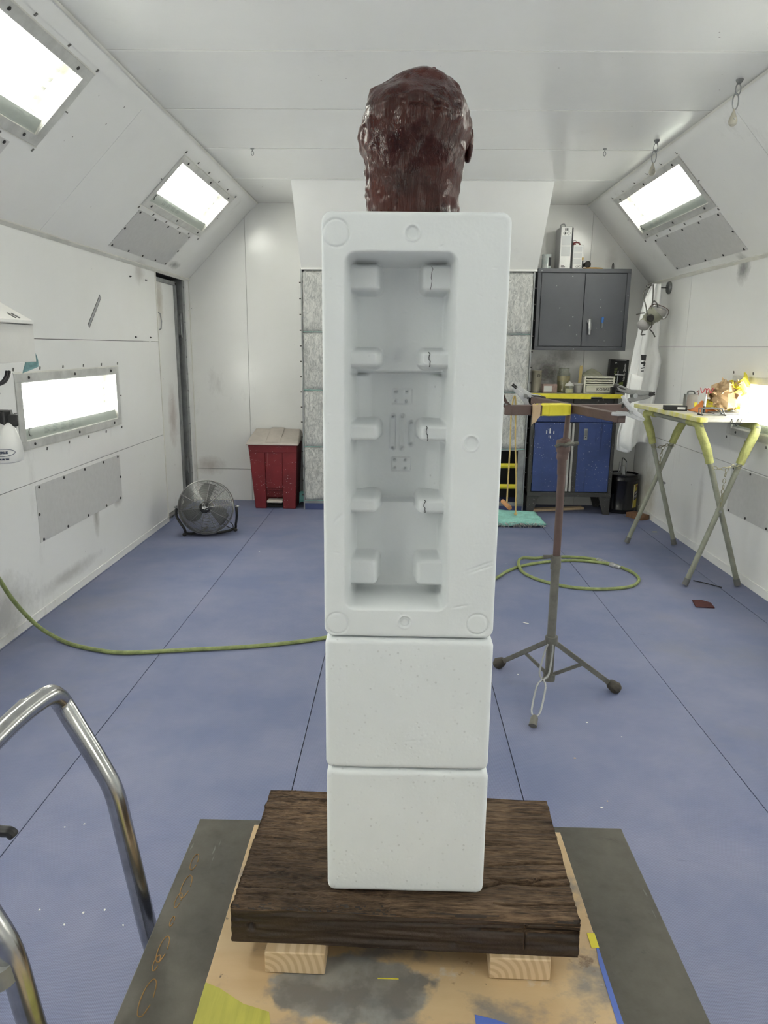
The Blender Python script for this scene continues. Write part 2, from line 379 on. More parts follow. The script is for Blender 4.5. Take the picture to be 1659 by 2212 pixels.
# ------------------------------------------------------------------ light fixtures and their access covers
screw_me = MB().lathe([(.0085, 0), (.0085, .003), (.004, .006)], n=8).build('screw', 'screw'); SCREW = screw_me
clip_me = MB().box(-.008, .008, -.003, .003, 0, .006).build('retaining_clip', 'clip')
for o_ in (screw_me, clip_me): COL.objects.unlink(o_)
def fixture(mtx, u0, u1, v0, v1, label, logo=True, flip=1, screws=True):
    o = thing('light_fixture', label, 'light', mtx @ Vector(((u0+u1)/2, (v0+v1)/2, 0)), 'fluorescent light fixtures of the booth')
    b = .06; hb = (v1-v0)*.13
    iu0, iu1, iv0, iv1 = u0+b, u1-b, v0+hb*.85, v1-hb*.85
    fr = MB()
    for A in ((u0, u1, v0, iv0), (u0, u1, iv1, v1), (u0, iu0, iv0, iv1), (iu1, u1, iv0, iv1)): fr.box(*A, 0, .007, mtx)
    fr.build('frame', M['framegrey'], o, bev=.0015)
    for A in ((u0-.012, u1+.012, v1, v1+.006), (u0-.012, u1+.012, v0-.006, v0)): MB().box(*A, 0, .004, mtx).build('edge_seal', 'caulk', o)
    d = .13; s = .05                               # trough
    tr = MB(); P = lambda u, v, dd: mtx @ Vector((u, v, dd))
    q = [P(iu0, iv0, .0), P(iu1, iv0, .0), P(iu1, iv1, .0), P(iu0, iv1, .0), P(iu0+s*.6, iv0+s*.4, -d), P(iu1-s*.6, iv0+s*.4, -d), P(iu1-s*.6, iv1-s*.4, -d), P(iu0+s*.6, iv1-s*.4, -d)]
    tr.add(q, [(4, 5, 6, 7), (0, 1, 5, 4), (1, 2, 6, 5), (2, 3, 7, 6), (3, 0, 4, 7)])
    tr.build('reflector', 'trough', o, smooth=False, solid=.002)
    h = iv1-iv0
    bc = MB(); bc.add([P(iu0+.002, iv0+.001, -.004), P(iu1-.002, iv0+.001, -.004), P(iu1-.004, iv0+h*.20, -.014), P(iu0+.004, iv0+h*.20, -.014), P(iu1-.03, iv0+h*.24, -d+.002), P(iu0+.03, iv0+h*.24, -d+.002)], [(0, 1, 2, 3), (3, 2, 4, 5)])
    bc.build('ballast_cover', 'ballast', o, smooth=False, solid=.002)
    MB().box(iu0, iu1, iv0, iv1, -.004, -.002, mtx).build('pane', 'glass', o, smooth=False)
    for k in range(4):
        vv = iv0 + h*(.40 + .152*k)
        tb = MB(); tb.cyl(P(iu0+.085, vv, -.075), P(iu1-.085, vv, -.075), .0165, n=12); t_ = tb.build('tube', 'tube', o)
        for e in (iu0+.05, iu1-.085): MB().cyl(P(e, vv, -.075), P(e+.035, vv, -.075), .018, n=10).build('tube_socket', 'white', t_)
    if screws:
        for v in (v0+hb*.45, v1-hb*.45):
            for f in (.1, .5, .9): inst(SCREW, o, mtx @ Matrix.Translation((u0+(u1-u0)*f, v, .007)))
        for v in (v0-.022, v1+.022):
            for f in (0, .2, .4, .6, .8, 1): inst(clip_me, o, mtx @ Matrix.Translation((u0+(u1-u0)*f, v, 0)) @ Matrix.Rotation(1.2, 4, 'Z'))
        for u in (u0-.02, u1+.02): inst(clip_me, o, mtx @ Matrix.Translation((u, (v0+v1)/2, 0)))
        # curved mark and small print on the glass
        lu = (u0+b+.055) if flip > 0 else (u1-b-.055)
        lg = MB(); lg.tube([P(lu+flip*(.022*math.cos(a)+.01), iv0+.045+.022*math.sin(a), -.0005) for a in np.linspace(1.0, 5.0, 12)], .0022, 5)
        lg.build('printed_mark', 'screw', o)
        pr = MB(); r_ = random.Random(3)
        for c0 in (.17, .25, .33, .41):
            for k in range(6):
                a = iu0+(c0*(iu1-iu0)); a = a if flip > 0 else iu0+iu1-a-.07
                pr.box(a, a+.05+.02*r_.random(), iv0+.02+.0075*k, iv0+.0232+.0075*k, -.0018, -.001, mtx)
        p = pr.build('small_print', M['faintprint'], o, smooth=False); p['kind'] = 'stuff'
    return o
M['framegrey'] = mat('light_frame_steel', (.66, .66, .63), .4, .2, var=.25, scale=9)
M['faintprint'] = mat('faint_print', (.33, .36, .34), .6)
def cover(mtx, u0, u1, v0, v1, label):
    o = tag(MB().box(u0, u1, v0, v1, 0, .003, mtx).build('access_cover', 'accessgrey', bev=.001), label, 'panel')
    for f in (.03, .28, .52, .76, .97):
        for v in (v0+.012, v1-.012): inst(SCREW, o, mtx @ Matrix.Translation((u0+(u1-u0)*f, v, .003)))
    for u in (u0+.012, u1-.012): inst(SCREW, o, mtx @ Matrix.Translation((u, (v0+v1)/2, .003)))
    return o
for k, (a, b) in enumerate(SLOPE_LIGHTS):
    nm = ('far', 'near', 'rear')[k]
    fixture(MSL, a, b, .413, .832, ['lit four-tube fixture on the far left slope above the doorway', 'large lit fixture cut by the top left corner of the photo', 'lit fixture on the left slope behind the camera'][k], screws=k < 2)
    cover(MSL, a+.04, b-.18, .065, .376, ['grey screwed cover under the far left slope light', 'grey screwed cover under the near left slope light, cut by the left edge', 'grey screwed cover on the left slope behind the camera'][k])
    fixture(MSR, a, b, .413, .812, ['lit four-tube fixture on the far right slope above the hanging coat', 'lit fixture on the right slope just outside the frame', 'lit fixture on the right slope behind the camera'][k], flip=-1, screws=k < 2)
    cover(MSR, a+.01, b-.16, .065, .370, ['grey screwed cover under the far right slope light', 'grey screwed cover on the right slope just outside the frame', 'grey screwed cover on the right slope behind the camera'][k])
for k, (a, b) in enumerate(WALL_LIGHTS):
    fixture(ML, a, b, .935, 1.335, ['lit fixture low on the left wall behind the white bottle', 'lit fixture on the left wall beside the camera', 'lit fixture on the left wall behind the camera'][k], screws=k < 1)
    fixture(MR, a-.06, b-.06, .93, 1.325, ['lit fixture low on the right wall behind the folding table', 'lit fixture on the right wall beside the camera', 'lit fixture on the right wall behind the camera'][k], flip=-1, screws=k < 1)
    if k == 0:
        cover(ML, a+.11, b-.08, .41, .73, 'grey screwed cover low on the left wall under the light')
        cover(MR, a+.05, b-.19, .41, .725, 'grey screwed cover low on the right wall behind the table legs')
# ------------------------------------------------------------------ the stack in the foreground
def heightfield(x0, x1, z0, z1, yf, depth, res, fn, name, m, parent=None, ret=None):
    """slab whose front is a relief: fn(X, Z) -> depth below the front face (metres)"""
    nx = int(round((x1-x0)/res))+1; nz = int(round((z1-z0)/res))+1
    xs = np.linspace(x0, x1, nx); zs = np.linspace(z0, z1, nz); X, Z = np.meshgrid(xs, zs)
    D = fn(X, Z); Y = yf + D
    V = np.stack([X, Y, Z], -1).reshape(-1, 3)
    idx = np.arange(nx*nz).reshape(nz, nx)
    F = np.stack([idx[:-1, :-1], idx[:-1, 1:], idx[1:, 1:], idx[1:, :-1]], -1).reshape(-1, 4).tolist()
    ring = list(idx[0, :]) + list(idx[1:, -1]) + list(idx[-1, -2::-1]) + list(idx[-2:0:-1, 0])
    bk = V[ring].copy(); bk[:, 1] = yf+depth; o = len(V); V = np.vstack([V, bk]); n = len(ring)
    F += [[ring[(i+1) % n], ring[i], o+i, o+(i+1) % n] for i in range(n)] + [[o+i for i in range(n)][::-1]]
    mb = MB(); mb.v = [tuple(p) for p in V.tolist()]; mb.f = [tuple(int(q) for q in f) for f in F]
    return mb.build(name, m, parent, fix=False, angle=50)
def rrect(X, Z, x0, x1, z0, z1, r):         # signed distance, negative inside
    qx = np.abs(X-(x0+x1)/2)-(x1-x0)/2+r; qz = np.abs(Z-(z0+z1)/2)-(z1-z0)/2+r
    return np.hypot(np.maximum(qx, 0), np.maximum(qz, 0)) + np.minimum(np.maximum(qx, qz), 0) - r
def sstep(a, b, x): t = np.clip((x-a)/(b-a), 0, 1); return t*t*(3-2*t)
def foam_mat(name='white_foam', g0=.42, g1=.58):
    t = NT(name); t.set(Roughness=.72); t.b.inputs['Specular IOR Level'].default_value = .25
    t.b.inputs['Subsurface Weight'].default_value = 0
    v = t.n('ShaderNodeTexVoronoi', _Scale=210.0); t.l(t.co.outputs['Object'], v.inputs['Vector'])
    p = t.n('ShaderNodeTexVoronoi', _Scale=95.0); t.l(t.co.outputs['Object'], p.inputs['Vector'])
    pits = t.mix(1.0, t.ramp(p.outputs['Distance'], [(.10, 1.0), (.20, 0.0)]), t.ramp(t.noise(24, 3), [(g0, 0.0), (g1, 1.0)]), 'MULTIPLY')
    t.color(t.mix(pits, t.mix(t.ramp(t.noise(9, 4), [(.35, 0.0), (.7, 1.0)]), (.75, .78, .795), (.72, .75, .765)), (.62, .64, .65)))
    h = t.mix(.5, t.mix(.30, t.noise(60, 4, .6), v.outputs['Distance']), t.mix(pits, 1.0, 0.0)); t.bump(h, .30, .0030); return t.m
M['foam'] = foam_mat(); M['foamlid'] = foam_mat('smooth_white_foam', .60, .72); M['foamcrack'] = mat('foam_crack', (.10, .105, .11), .9)
RNG = np.random.default_rng(5)
def edge_round(X, Z, x0, x1, z0, z1, r, rc):
    e = -rrect(X, Z, x0, x1, z0, z1, rc); t = np.clip(e, 0, r)
    d = r - np.sqrt(np.maximum(r*r-(r-t)**2, 0)); return np.where(e < 0, .05+0*e, d)
DF = 1.0
def clipped_slab(name, x0, x1, z0, z1, yf, dep, r, rc, fn, m, res=.0016):
    """foam block whose outline has rounded corners: grid points outside are pulled to the outline"""
    nx = int(round((x1-x0)/res))+1; nz = int(round((z1-z0)/res))+1
    xs = np.linspace(x0, x1, nx); zs = np.linspace(z0, z1, nz); X, Z = np.meshgrid(xs, zs)
    cxm = np.clip(X, x0+rc, x1-rc); czm = np.clip(Z, z0+rc, z1-rc)
    dx, dz = X-cxm, Z-czm; L = np.hypot(dx, dz); mx = np.maximum(np.abs(dx), np.abs(dz))
    k = np.where(L > 1e-9, mx/np.maximum(L, 1e-9), 1.0)      # square corner -> round corner
    X = cxm+dx*k; Z = czm+dz*k
    e = np.minimum.reduce([-rrect(X, Z, x0, x1, z0, z1, rc)]); e = np.maximum(e, 0); t = np.clip(e, 0, r)
    D = r-np.sqrt(np.maximum(r*r-(r-t)**2, 0)) + fn(X, Z)
    V = np.stack([X, yf+D, Z], -1).reshape(-1, 3); idx = np.arange(nx*nz).reshape(nz, nx)
    F = np.stack([idx[:-1, :-1], idx[:-1, 1:], idx[1:, 1:], idx[1:, :-1]], -1).reshape(-1, 4).tolist()
    ring = list(idx[0, :]) + list(idx[1:, -1]) + list(idx[-1, -2::-1]) + list(idx[-2:0:-1, 0])
    bk = V[ring].copy(); bk[:, 1] = yf+dep; o = len(V); V = np.vstack([V, bk]); n = len(ring)
    F += [[ring[(i+1) % n], ring[i], o+i, o+(i+1) % n] for i in range(n)] + [[o+i for i in range(n)][::-1]]
    mb = MB(); mb.v = [tuple(p) for p in V.tolist()]; mb.f = [tuple(int(q) for q in f) for f in F]
    return mb.build(name, m, fix=False, angle=60)
def waves(X, Z, a=.0006):
    return .45*a*(np.sin(X*61+Z*23)+np.sin(Z*47-X*19+1.3)+.6*np.sin(X*133+.7)*np.sin(Z*121))
def ring(X, Z, cx, cz, r, wd=.0022, dep=.0012):
    q = np.hypot(X-cx, Z-cz)-r; return dep*np.exp(-(q/wd)**2)
PEGS = [(1.564, 1.599, .036), (1.462, 1.485, .036), (1.359, 1.383, .036), (1.254, 1.276, .036), (1.144, 1.184, .036)]
def lid_relief(X, Z):
    D = waves(X, Z, .0003)
    s1 = rrect(X, Z, -.0755, .0745, 1.118, 1.612, .016)
    s2 = rrect(X, Z, -.0728, .0712, 1.1215, 1.6085, .012)
    floor_ = .080 + .020*sstep(1.456, 1.452, Z)*sstep(1.262, 1.266, Z)
    floor_ = floor_ - .012*sstep(.040, .062, np.abs(X)) * sstep(1.452, 1.448, Z)*sstep(1.266, 1.270, Z)
    pit = .012*sstep(0, -.0065, s1) + (floor_-.012)*sstep(.0005, -.0105, s2)
    # pegs grow out of the side walls
    for z0, z1, dp in PEGS:
        for sx in (-1, 1):
            xi = -.0293 if sx < 0 else .0285
            p = rrect(X, Z, -.10 if sx < 0 else xi, xi if sx < 0 else .10, z0, z1, .007)
            k = sstep(.0045, -.0010, p)
            rise = np.minimum(pit, dp+.006*sstep(-.005, .001, p))
            pit = pit*(1-k) + rise*k
    D = D + pit
    for cx, cz, r in ((-.0855, 1.633, .017), (-.0855, 1.097, .016), (.118, 1.099, .0155)): D = D + ring(X, Z, cx, cz, r, .0013, .0019)
    for cx, cz, r in ((.0135, 1.634, .0088), (.099, 1.362, .0098), (.0125, 1.101, .0085)):
        q = np.hypot(X-cx, Z-cz); D = D + .0022*sstep(r, r-.0016, q) - .0012*np.exp(-((q-r-.001)/.0011)**2)
    q = np.hypot(X-.0125, Z-1.101); D = D - .0012*np.exp(-((q-.0055)/.0009)**2)
    # moulded plates on the cavity floor
    for z0, z1 in ((1.407, 1.430), (1.306, 1.327)):
        D = D + .0022*sstep(.0006, -.0006, rrect(X, Z, -.0105, .0185, z0, z1, .001))
        for cx in (-.0055, .0105):
            for cz in (z0+.004, z1-.0045):
                q = np.hypot(X-cx, Z-cz); D = D + .0030*np.exp(-((q-.0016)/.0006)**2)
    for cx, z0, z1 in ((-.0095, 1.338, 1.392), (.0048, 1.338, 1.392), (.0185, 1.344, 1.383)):
        D = D + .0022*sstep(.0006, -.0006, rrect(X, Z, cx-.0042, cx+.0042, z0, z1, .004))
        for cz in (z0+.004, z1-.004): q = np.hypot(X-cx, Z-cz); D = D + .0030*np.exp(-((q-.0016)/.0006)**2)
    # dents and nicks
    for _ in range(60):
        cx = RNG.uniform(-.10, .138); cz = RNG.uniform(1.08, 1.655); a = RNG.uniform(-.6, .6); l = RNG.uniform(.001, .006)
        u = (X-cx)*np.cos(a)+(Z-cz)*np.sin(a); v = -(X-cx)*np.sin(a)+(Z-cz)*np.cos(a)
        D = D + RNG.uniform(.0003, .001)*np.exp(-(u/l)**2-(v/.0009)**2)
    for cx, cz, a, l in ((-.0855, 1.253, 1.0, .007), (-.081, 1.256, 1.0, .006), (.117, 1.187, .38, .016), (.121, 1.183, .36, .016), (.092, 1.126, .2, .010)):
        u = (X-cx)*np.cos(a)+(Z-cz)*np.sin(a); v = -(X-cx)*np.sin(a)+(Z-cz)*np.cos(a); D = D + .0016*np.exp(-(u/l)**2-(v/.0012)**2)
    return D
lid = clipped_slab('foam_cooler_insert', -.1045, .1415, 1.0765, 1.6605, DF, .20, .006, .014, lid_relief, 'foamlid', .00125)
tag(lid, 'white foam moulding stood on end with deep pegged cavity, topmost of the stack', 'foam block', 'white foam blocks of the stack')
for k, (z0, z1, dp) in enumerate(PEGS[:4]):      # cracks across the right-hand pegs
    xc = .0395; pts = [(xc+.0006*math.sin(9*t)+.0012*(t % .5 > .25)+.0015*math.sin(2.5*t+k), DF+dp+.0002, z0+(z1-z0)*(.06+.88*t)) for t in np.linspace(0, 1, 9)]
    MB().tube(pts, [.0008 if k else .0005]*9, 4).build('crack', 'foamcrack', lid)
def lettering_relief(seed, cx):
    pass
def box_relief(seed):
    def fn(X, Z):
        r_ = np.random.default_rng(seed); D = waves(X, Z, .0004)
        for _ in range(130):
            cx, cz = r_.uniform(X.min()+.01, X.max()-.01), r_.uniform(Z.min()+.01, Z.max()-.01); D = D + r_.uniform(.0006, .0018)*np.exp(-((X-cx)**2+(Z-cz)**2)/r_.uniform(.0005, .0011)**2)
        for _ in range(4):
            cx, cz = r_.uniform(X.min()+.02, X.max()-.02), r_.uniform(Z.min()+.02, Z.max()-.02); a = r_.uniform(-.5, .5); l = r_.uniform(.004, .010)
            u = (X-cx)*np.cos(a)+(Z-cz)*np.sin(a); v = -(X-cx)*np.sin(a)+(Z-cz)*np.cos(a); D = D + .0008*np.exp(-(u/l)**2-(v/.0012)**2)
        return D
    return fn
b2 = clipped_slab('foam_block', -.1035, .1425, .8655, 1.0745, DF-.004, .205, .008, .010, box_relief(2), 'foam', .0015)
tag(b2, 'plain white pitted foam block, middle one of the stack', 'foam block', 'white foam blocks of the stack')
b3 = clipped_slab('foam_block', -.1025, .1435, .6495, .8635, DF-.006, .205, .009, .012, box_relief(3), 'foam', .0015)
tag(b3, 'plain white pitted foam block at the foot of the stack on the dark plank', 'foam block', 'white foam blocks of the stack')

# ---- sculpted brown head seen from behind, standing on the topmost foam piece
def clay_mat():
    t = NT('brown_modelling_clay'); t.set(Roughness=.3); t.b.inputs['Specular IOR Level'].default_value = .36
    st = t.noise(34, 5, .65, t.vec((1.6, 1.6, .22)))
    c = t.mix(t.ramp(t.noise(14, 5, .7), [(.35, 0.0), (.68, 1.0)]), (.024, .0055, .0040), (.070, .0155, .0105))
    c = t.mix(t.ramp(st, [(.5, 0.0), (.75, .7)]), c, (.070, .024, .018)); t.color(c)
    t.b.inputs['Roughness'].default_value = .3; t.l(t.ramp(t.noise(16, 3), [(.35, .18), (.7, .42)]), t.b.inputs['Roughness'])
    t.bump(t.mix(.45, st, t.noise(24, 3, .55)), .8, .012); return t.m
M['clay'] = clay_mat()
HY = 1.105
prof = [(110, 850, 950), (122, 800, 990), (150, 738, 1012), (200, 625, 1098), (260, 540, 1150), (320, 452, 1190), (400, 415, 1226), (500, 386, 1250), (600, 378, 1250), (700, 378, 1245), (800, 385, 1232), (900, 408, 1210), (1000, 430, 1186), (1100, 432, 1172), (1200, 440, 1162), (1262, 446, 1160), (1275, 447, 1160)]
HP = []
for zy, l, r in prof:
    a = onY(680+l/3.77, 120+zy/3.77, HY); b = onY(680+r/3.77, 120+zy/3.77, HY); HP.append((a.z, a.x, b.x))
hz = np.array([p[0] for p in HP])[::-1]; hl = np.array([p[1] for p in HP])[::-1]; hr = np.array([p[2] for p in HP])[::-1]
ZB, ZT = 1.6603, float(hz[-1])+.0015
def head():
    nu, nv = 150, 110; mb = MB(); vs = []
    for j in range(nv+1):
        t = j/nv; t = 1-(1-t)**1.6 if t > .0 else 0
        z = ZB + (ZT-ZB)*t
        l = float(np.interp(z, hz, hl)); r = float(np.interp(z, hz, hr)); c = (l+r)/2; a = max((r-l)/2, .0008)
        if t > .97: a *= math.sqrt(max(0, 1-((t-.97)/.03)**2))*.9+.02
        q = (z-ZB)/(ZT-ZB)
        back = .056+.030*math.exp(-((q-.60)/.25)**2)      # nape -> back of the skull
        fron = .060+.026*math.exp(-((q-.55)/.40)**2)
        cap = math.sqrt(max(0.0, 1-max(0, (q-.62)/.385)**2))**1.1
        back *= cap; fron *= cap
        for i in range(nu):
            th = 2*math.pi*i/nu; cs, sn = math.cos(th), math.sin(th)
            e = 2/2.35; x = a*abs(cs)**e*(1 if cs > 0 else -1); y = (fron if sn > 0 else back)*abs(sn)**e*(1 if sn > 0 else -1)
            p = Vector((c+x, HY+y, z)); n = Vector((cs/a, sn/max(.02, (fron if sn > 0 else back)), .25*(q-.4)/.05)).normalized()
            d = .0036*noise.noise(Vector((p.x*58, p.y*58, p.z*17))) + .0010*noise.noise(p*110) + .0048*noise.noise(p*33+Vector((3, 1, 2)))
            side = abs(cs)**6; d += side*.0045*noise.noise(Vector((p.x*30, p.y*90, p.z*70)))
            if sn < 0:                                    # strokes, the raised shelf of clay and hollows at the back
                bx = p.x-.018
                ridge = 1.793+.012*math.exp(-(bx/.022)**2)
                d += .0042*math.exp(-((p.z-ridge-.003)/.005)**2)*math.exp(-(bx/.042)**4)*abs(sn)
                d -= .0035*math.exp(-((p.z-ridge+.008)/.006)**2)*math.exp(-(bx/.03)**2)*abs(sn)
                for hx, hz_ in ((-.022, 1.797), (.052, 1.800), (.027, 1.792)): d -= .0055*math.exp(-((bx-hx+.018-.018)**2+(p.z-hz_)**2)/.00002)*abs(sn)
                gx = bx/.028; d -= .0026*math.exp(-gx**4)*sstep(1.80, 1.77, np.array(p.z))*abs(sn)
            else:                                         # face on the far side: brow, nose, mouth, chin
                bx = p.x-.018
                d += .020*math.exp(-((bx)/.011)**2)*math.exp(-((p.z-1.765)/.016)**2)*sn + .010*math.exp(-(bx/.009)**2)*math.exp(-((p.z-1.785)/.014)**2)*sn
                d += .006*math.exp(-((p.z-1.803)/.007)**2)*math.exp(-(bx/.045)**4)*sn
                for s_ in (-1, 1): d -= .008*math.exp(-((bx-s_*.030)**2)/.00022-((p.z-1.788)**2)/.00009)*sn
                d += .006*math.exp(-((p.z-1.738)/.005)**2)*math.exp(-(bx/.020)**2)*sn - .004*math.exp(-((p.z-1.733)/.002)**2)*math.exp(-(bx/.02)**2)*sn + .010*math.exp(-((p.z-1.712)/.010)**2)*math.exp(-(bx/.024)**2)*sn
            vs.append(p+n*d)
    fs = [(j*nu+i, j*nu+(i+1) % nu, (j+1)*nu+(i+1) % nu, (j+1)*nu+i) for j in range(nv) for i in range(nu)]
    fs += [tuple(range(nu-1, -1, -1)), tuple(nv*nu+i for i in range(nu))]
    mb.add(vs, fs); return mb
hd = tag(head().build('clay_head', 'clay', angle=80, fix=False), 'brown clay head sculpture seen from behind on top of the white foam stack', 'sculpture')
for s_, zc_, sx_ in ((1, 1.763, 1.0), (-1, 1.757, .8)):
    ex = float(np.interp(zc_, hz, hr if s_ > 0 else hl)) + (.0015 if s_ > 0 else .007)
    eb = MB(); vs = []; nu, nv = 16, 14
    for j in range(nv+1):
        for i in range(nu):
            th = math.pi*j/nv; ph = 2*math.pi*i/nu
            p = Vector((.0075*sx_*math.sin(th)*math.cos(ph), .017*math.sin(th)*math.sin(ph), .022*math.cos(th)))
            p.x -= s_*.004*math.exp(-(p.y/.009)**2-(p.z/.014)**2)*(1 if math.cos(ph)*s_ > 0 else 0); p *= 1+.12*noise.noise(p*140)
            p.x += s_*.10*p.y*-1; vs.append(Vector((ex, HY-.002, zc_))+p+Vector((s_*(.012*max(0, p.z/.03)*.3), 0, 0)))
    eb.add(vs, [(j*nu+i, (j+1)*nu+i, (j+1)*nu+(i+1) % nu, j*nu+(i+1) % nu) for j in range(nv) for i in range(nu)]).build('ear', 'clay', hd, angle=80)
for k in range(3):                                         # loose curls of clay on the crown
    p0 = onY(925+6*k, 153-1*k, HY); MB().ball(p0, (.004, .006, .0032), 8, 6).build('clay_curl', 'clay', hd)

# ---- weathered plank on two short blocks
def plank_mat():
    t = NT('dark_weathered_timber'); t.set(Roughness=.68); t.b.inputs['Specular IOR Level'].default_value = .3
    gr = t.noise(9, 7, .72, t.vec((1.0, 9, 9)), .8); fine = t.noise(40, 5, .7, t.vec((.9, 9, 9)))
    c = t.ramp(t.mix(.5, gr, fine), [(.34, (.008, .005, .003)), (.44, (.080, .047, .026)), (.54, (.24, .150, .085)), (.70, (.46, .32, .20))])
    c = t.mix(t.ramp(t.noise(3.2, 5), [(.40, 0.0), (.66, .62)]), c, (.030, .018, .011)); t.color(c)
    t.bump(t.mix(.5, gr, fine), 1.0, .010); return t.m
M['plank'] = plank_mat()
PLZ0, PLZ1 = .589, .648
def plank():
    x0, x1, y0, y1 = -.243, .288, .947, 1.254; nx, ny, nz = 300, 170, 34; mb = MB(); rot = Matrix.Rotation(math.radians(-1.6), 3, 'Z'); c0 = Vector((.022, 1.10, 0))
    def wob(p, n):
        g = noise.noise(Vector((p.x*6, p.y*80, p.z*80)))*.0024 + noise.noise(Vector((p.x*18, p.y*170, p.z*170)))*.0018
        if n.z > .5:                                      # long crack on the top at the right
            yy = 1.018+.030*(p.x-.14)/.14+.006*noise.noise(Vector((p.x*25, 0, 5)))
            if p.x > .12: g -= .013*math.exp(-((p.y-yy)/.0026)**2)*min(1, (p.x-.12)/.03)
            if p.x > .16: g -= .006*math.exp(-((p.y-1.040-.012*math.sin(p.x*20))/.0022)**2)+.005*math.exp(-((p.y-1.075-.006*math.sin(p.x*31))/.0018)**2)+.005*math.exp(-((p.y-.985-.004*math.sin(p.x*25))/.0018)**2)
            if p.x < .0: g -= .0042*abs(noise.noise(Vector((p.x*55, p.y*120+p.x*30, 1))))
            if p.y < .975: g -= .006*((.975-p.y)/.028)**2*(1+.8*noise.noise(Vector((p.x*14, 2, 0))))
        if n.y < -.5:
            if p.x > .10: g -= .011*math.exp(-((p.z-.629)/.0036)**2)*min(1, (p.x-.10)/.05)
            if p.x > -.12: g -= .003*math.exp(-((p.z-.634-.004*math.sin(p.x*12))/.0025)**2)
            g -= .010*math.exp(-((p.x+.213)**2+(p.z-.617)**2)/.00003); g -= .004*math.exp(-((p.x-.099)**2+(p.z-.602)**2)/.00002)
            g -= .004*math.exp(-((p.x-.207)/.0012)**2)*(1 if .598 < p.z < .645 else 0)
        return p + n*g
    def face(fn, n, na, nb):
        n = Vector(n); mb.grid(lambda u, v: rot @ (wob(fn(u, v), n)-c0) + c0, na, nb)
    V3 = lambda x, y, z: Vector((x, y, z))
    face(lambda u, v: V3(x0+(x1-x0)*u, y0+(y1-y0)*v, PLZ1), (0, 0, 1), nx, ny)
    face(lambda u, v: V3(x0+(x1-x0)*u, y0, PLZ0+(PLZ1-PLZ0)*v), (0, -1, 0), nx, nz)
    face(lambda u, v: V3(x0+(x1-x0)*u, y1, PLZ0+(PLZ1-PLZ0)*v), (0, 1, 0), 60, 6)
    face(lambda u, v: V3(x0, y0+(y1-y0)*u, PLZ0+(PLZ1-PLZ0)*v), (-1, 0, 0), ny, 12)
    face(lambda u, v: V3(x1, y0+(y1-y0)*u, PLZ0+(PLZ1-PLZ0)*v), (1, 0, 0), ny, 12)
    mb.add([rot @ (V3(x, y, PLZ0)-c0)+c0 for x, y in ((x0, y0), (x1, y0), (x1, y1), (x0, y1))], [(0, 3, 2, 1)])
    return mb
M['plankedge'] = mat('dark_timber_front', (.017, .010, .0065), .5, var=.6, scale=7, vscale=(1, 9, 9), bump=.5, bscale=70, dark=(.055, .034, .021))  # darker timber colour, used only on the plank's front face
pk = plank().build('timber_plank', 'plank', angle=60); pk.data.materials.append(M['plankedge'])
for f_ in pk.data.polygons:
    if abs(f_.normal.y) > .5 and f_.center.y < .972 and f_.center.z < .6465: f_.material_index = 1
pk = tag(pk, 'thick dark weathered timber plank with a split, under the white foam stack', 'plank')
def pine_mat():
    t = NT('pale_pine'); t.set(Roughness=.6)
    wv = t.n('ShaderNodeTexWave', wave_type='RINGS', rings_direction='Y', _Scale=28.0, _Distortion=1.2); t.l(t.vec((1, .05, 1)), wv.inputs['Vector'])
    t.color(t.mix(t.ramp(wv.outputs['Color'], [(.3, 0.0), (.8, .8)]), (.66, .51, .33), (.50, .35, .20))); return t.m
M['pine'] = pine_mat()
for xa, lb in ((-.193, 'short pale pine block under the left end of the dark plank'), (.150, 'short pale pine block under the right end of the dark plank')):
    b = MB().box(0, .092, 0, .30, 0, .0375).build('wood_block', 'pine', bev=.002); b.location = (xa, .935, .5515); b.rotation_euler = (0, 0, -.02)
    tag(b, lb, 'block', 'pine blocks under the plank')
def ply_mat():
    t = NT('stained_plywood'); t.set(Roughness=.5)
    c = t.mix(t.ramp(t.noise(3, 5, .6, t.vec((1, 4, 1))), [(.3, 0.0), (.7, 1.0)]), (.62, .46, .27), (.52, .36, .195))
    c = t.mix(t.ramp(t.noise(5.5, 6, .62, t.vec((1, 1.2, 1), (0, 0, .3))), [(.50, 0.0), (.60, .85)]), c, (.20, .19, .185))
    c = t.mix(t.ramp(t.noise(11, 5, .65), [(.60, 0.0), (.70, .85)]), c, (.58, .55, .50))
    c = t.mix(t.ramp(t.noise(13, 5, .7, t.vec((1, 1, 1), (0, 0, 2))), [(.62, 0.0), (.68, .8)]), c, (.17, .10, .055))
    c = t.mix(t.ramp(t.noise(26, 4, .6, t.vec((1, 1, 1), (0, 0, 1))), [(.70, 0.0), (.74, .9)]), c, (.05, .04, .035))
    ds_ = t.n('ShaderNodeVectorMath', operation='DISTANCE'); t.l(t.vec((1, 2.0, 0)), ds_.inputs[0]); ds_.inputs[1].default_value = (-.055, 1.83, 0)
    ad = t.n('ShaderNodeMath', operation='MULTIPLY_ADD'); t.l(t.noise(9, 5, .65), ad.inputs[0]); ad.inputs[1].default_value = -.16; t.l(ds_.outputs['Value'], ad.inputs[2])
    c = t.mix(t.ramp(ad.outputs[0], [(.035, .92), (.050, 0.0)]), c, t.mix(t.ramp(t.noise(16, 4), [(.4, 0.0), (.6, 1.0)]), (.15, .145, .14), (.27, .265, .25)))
    t.color(c); t.bump(t.noise(40, 3), .15, .003); return t.m
M['ply'] = ply_mat()
M['yellowpaint'] = mat('dull_yellow_green_paint', (.50, .47, .08), .6, var=.4, scale=30, vscale=(1, .1, 1))
M['tape'] = mat('yellow_masking_tape', (.80, .70, .05), .55, var=.12, scale=25)
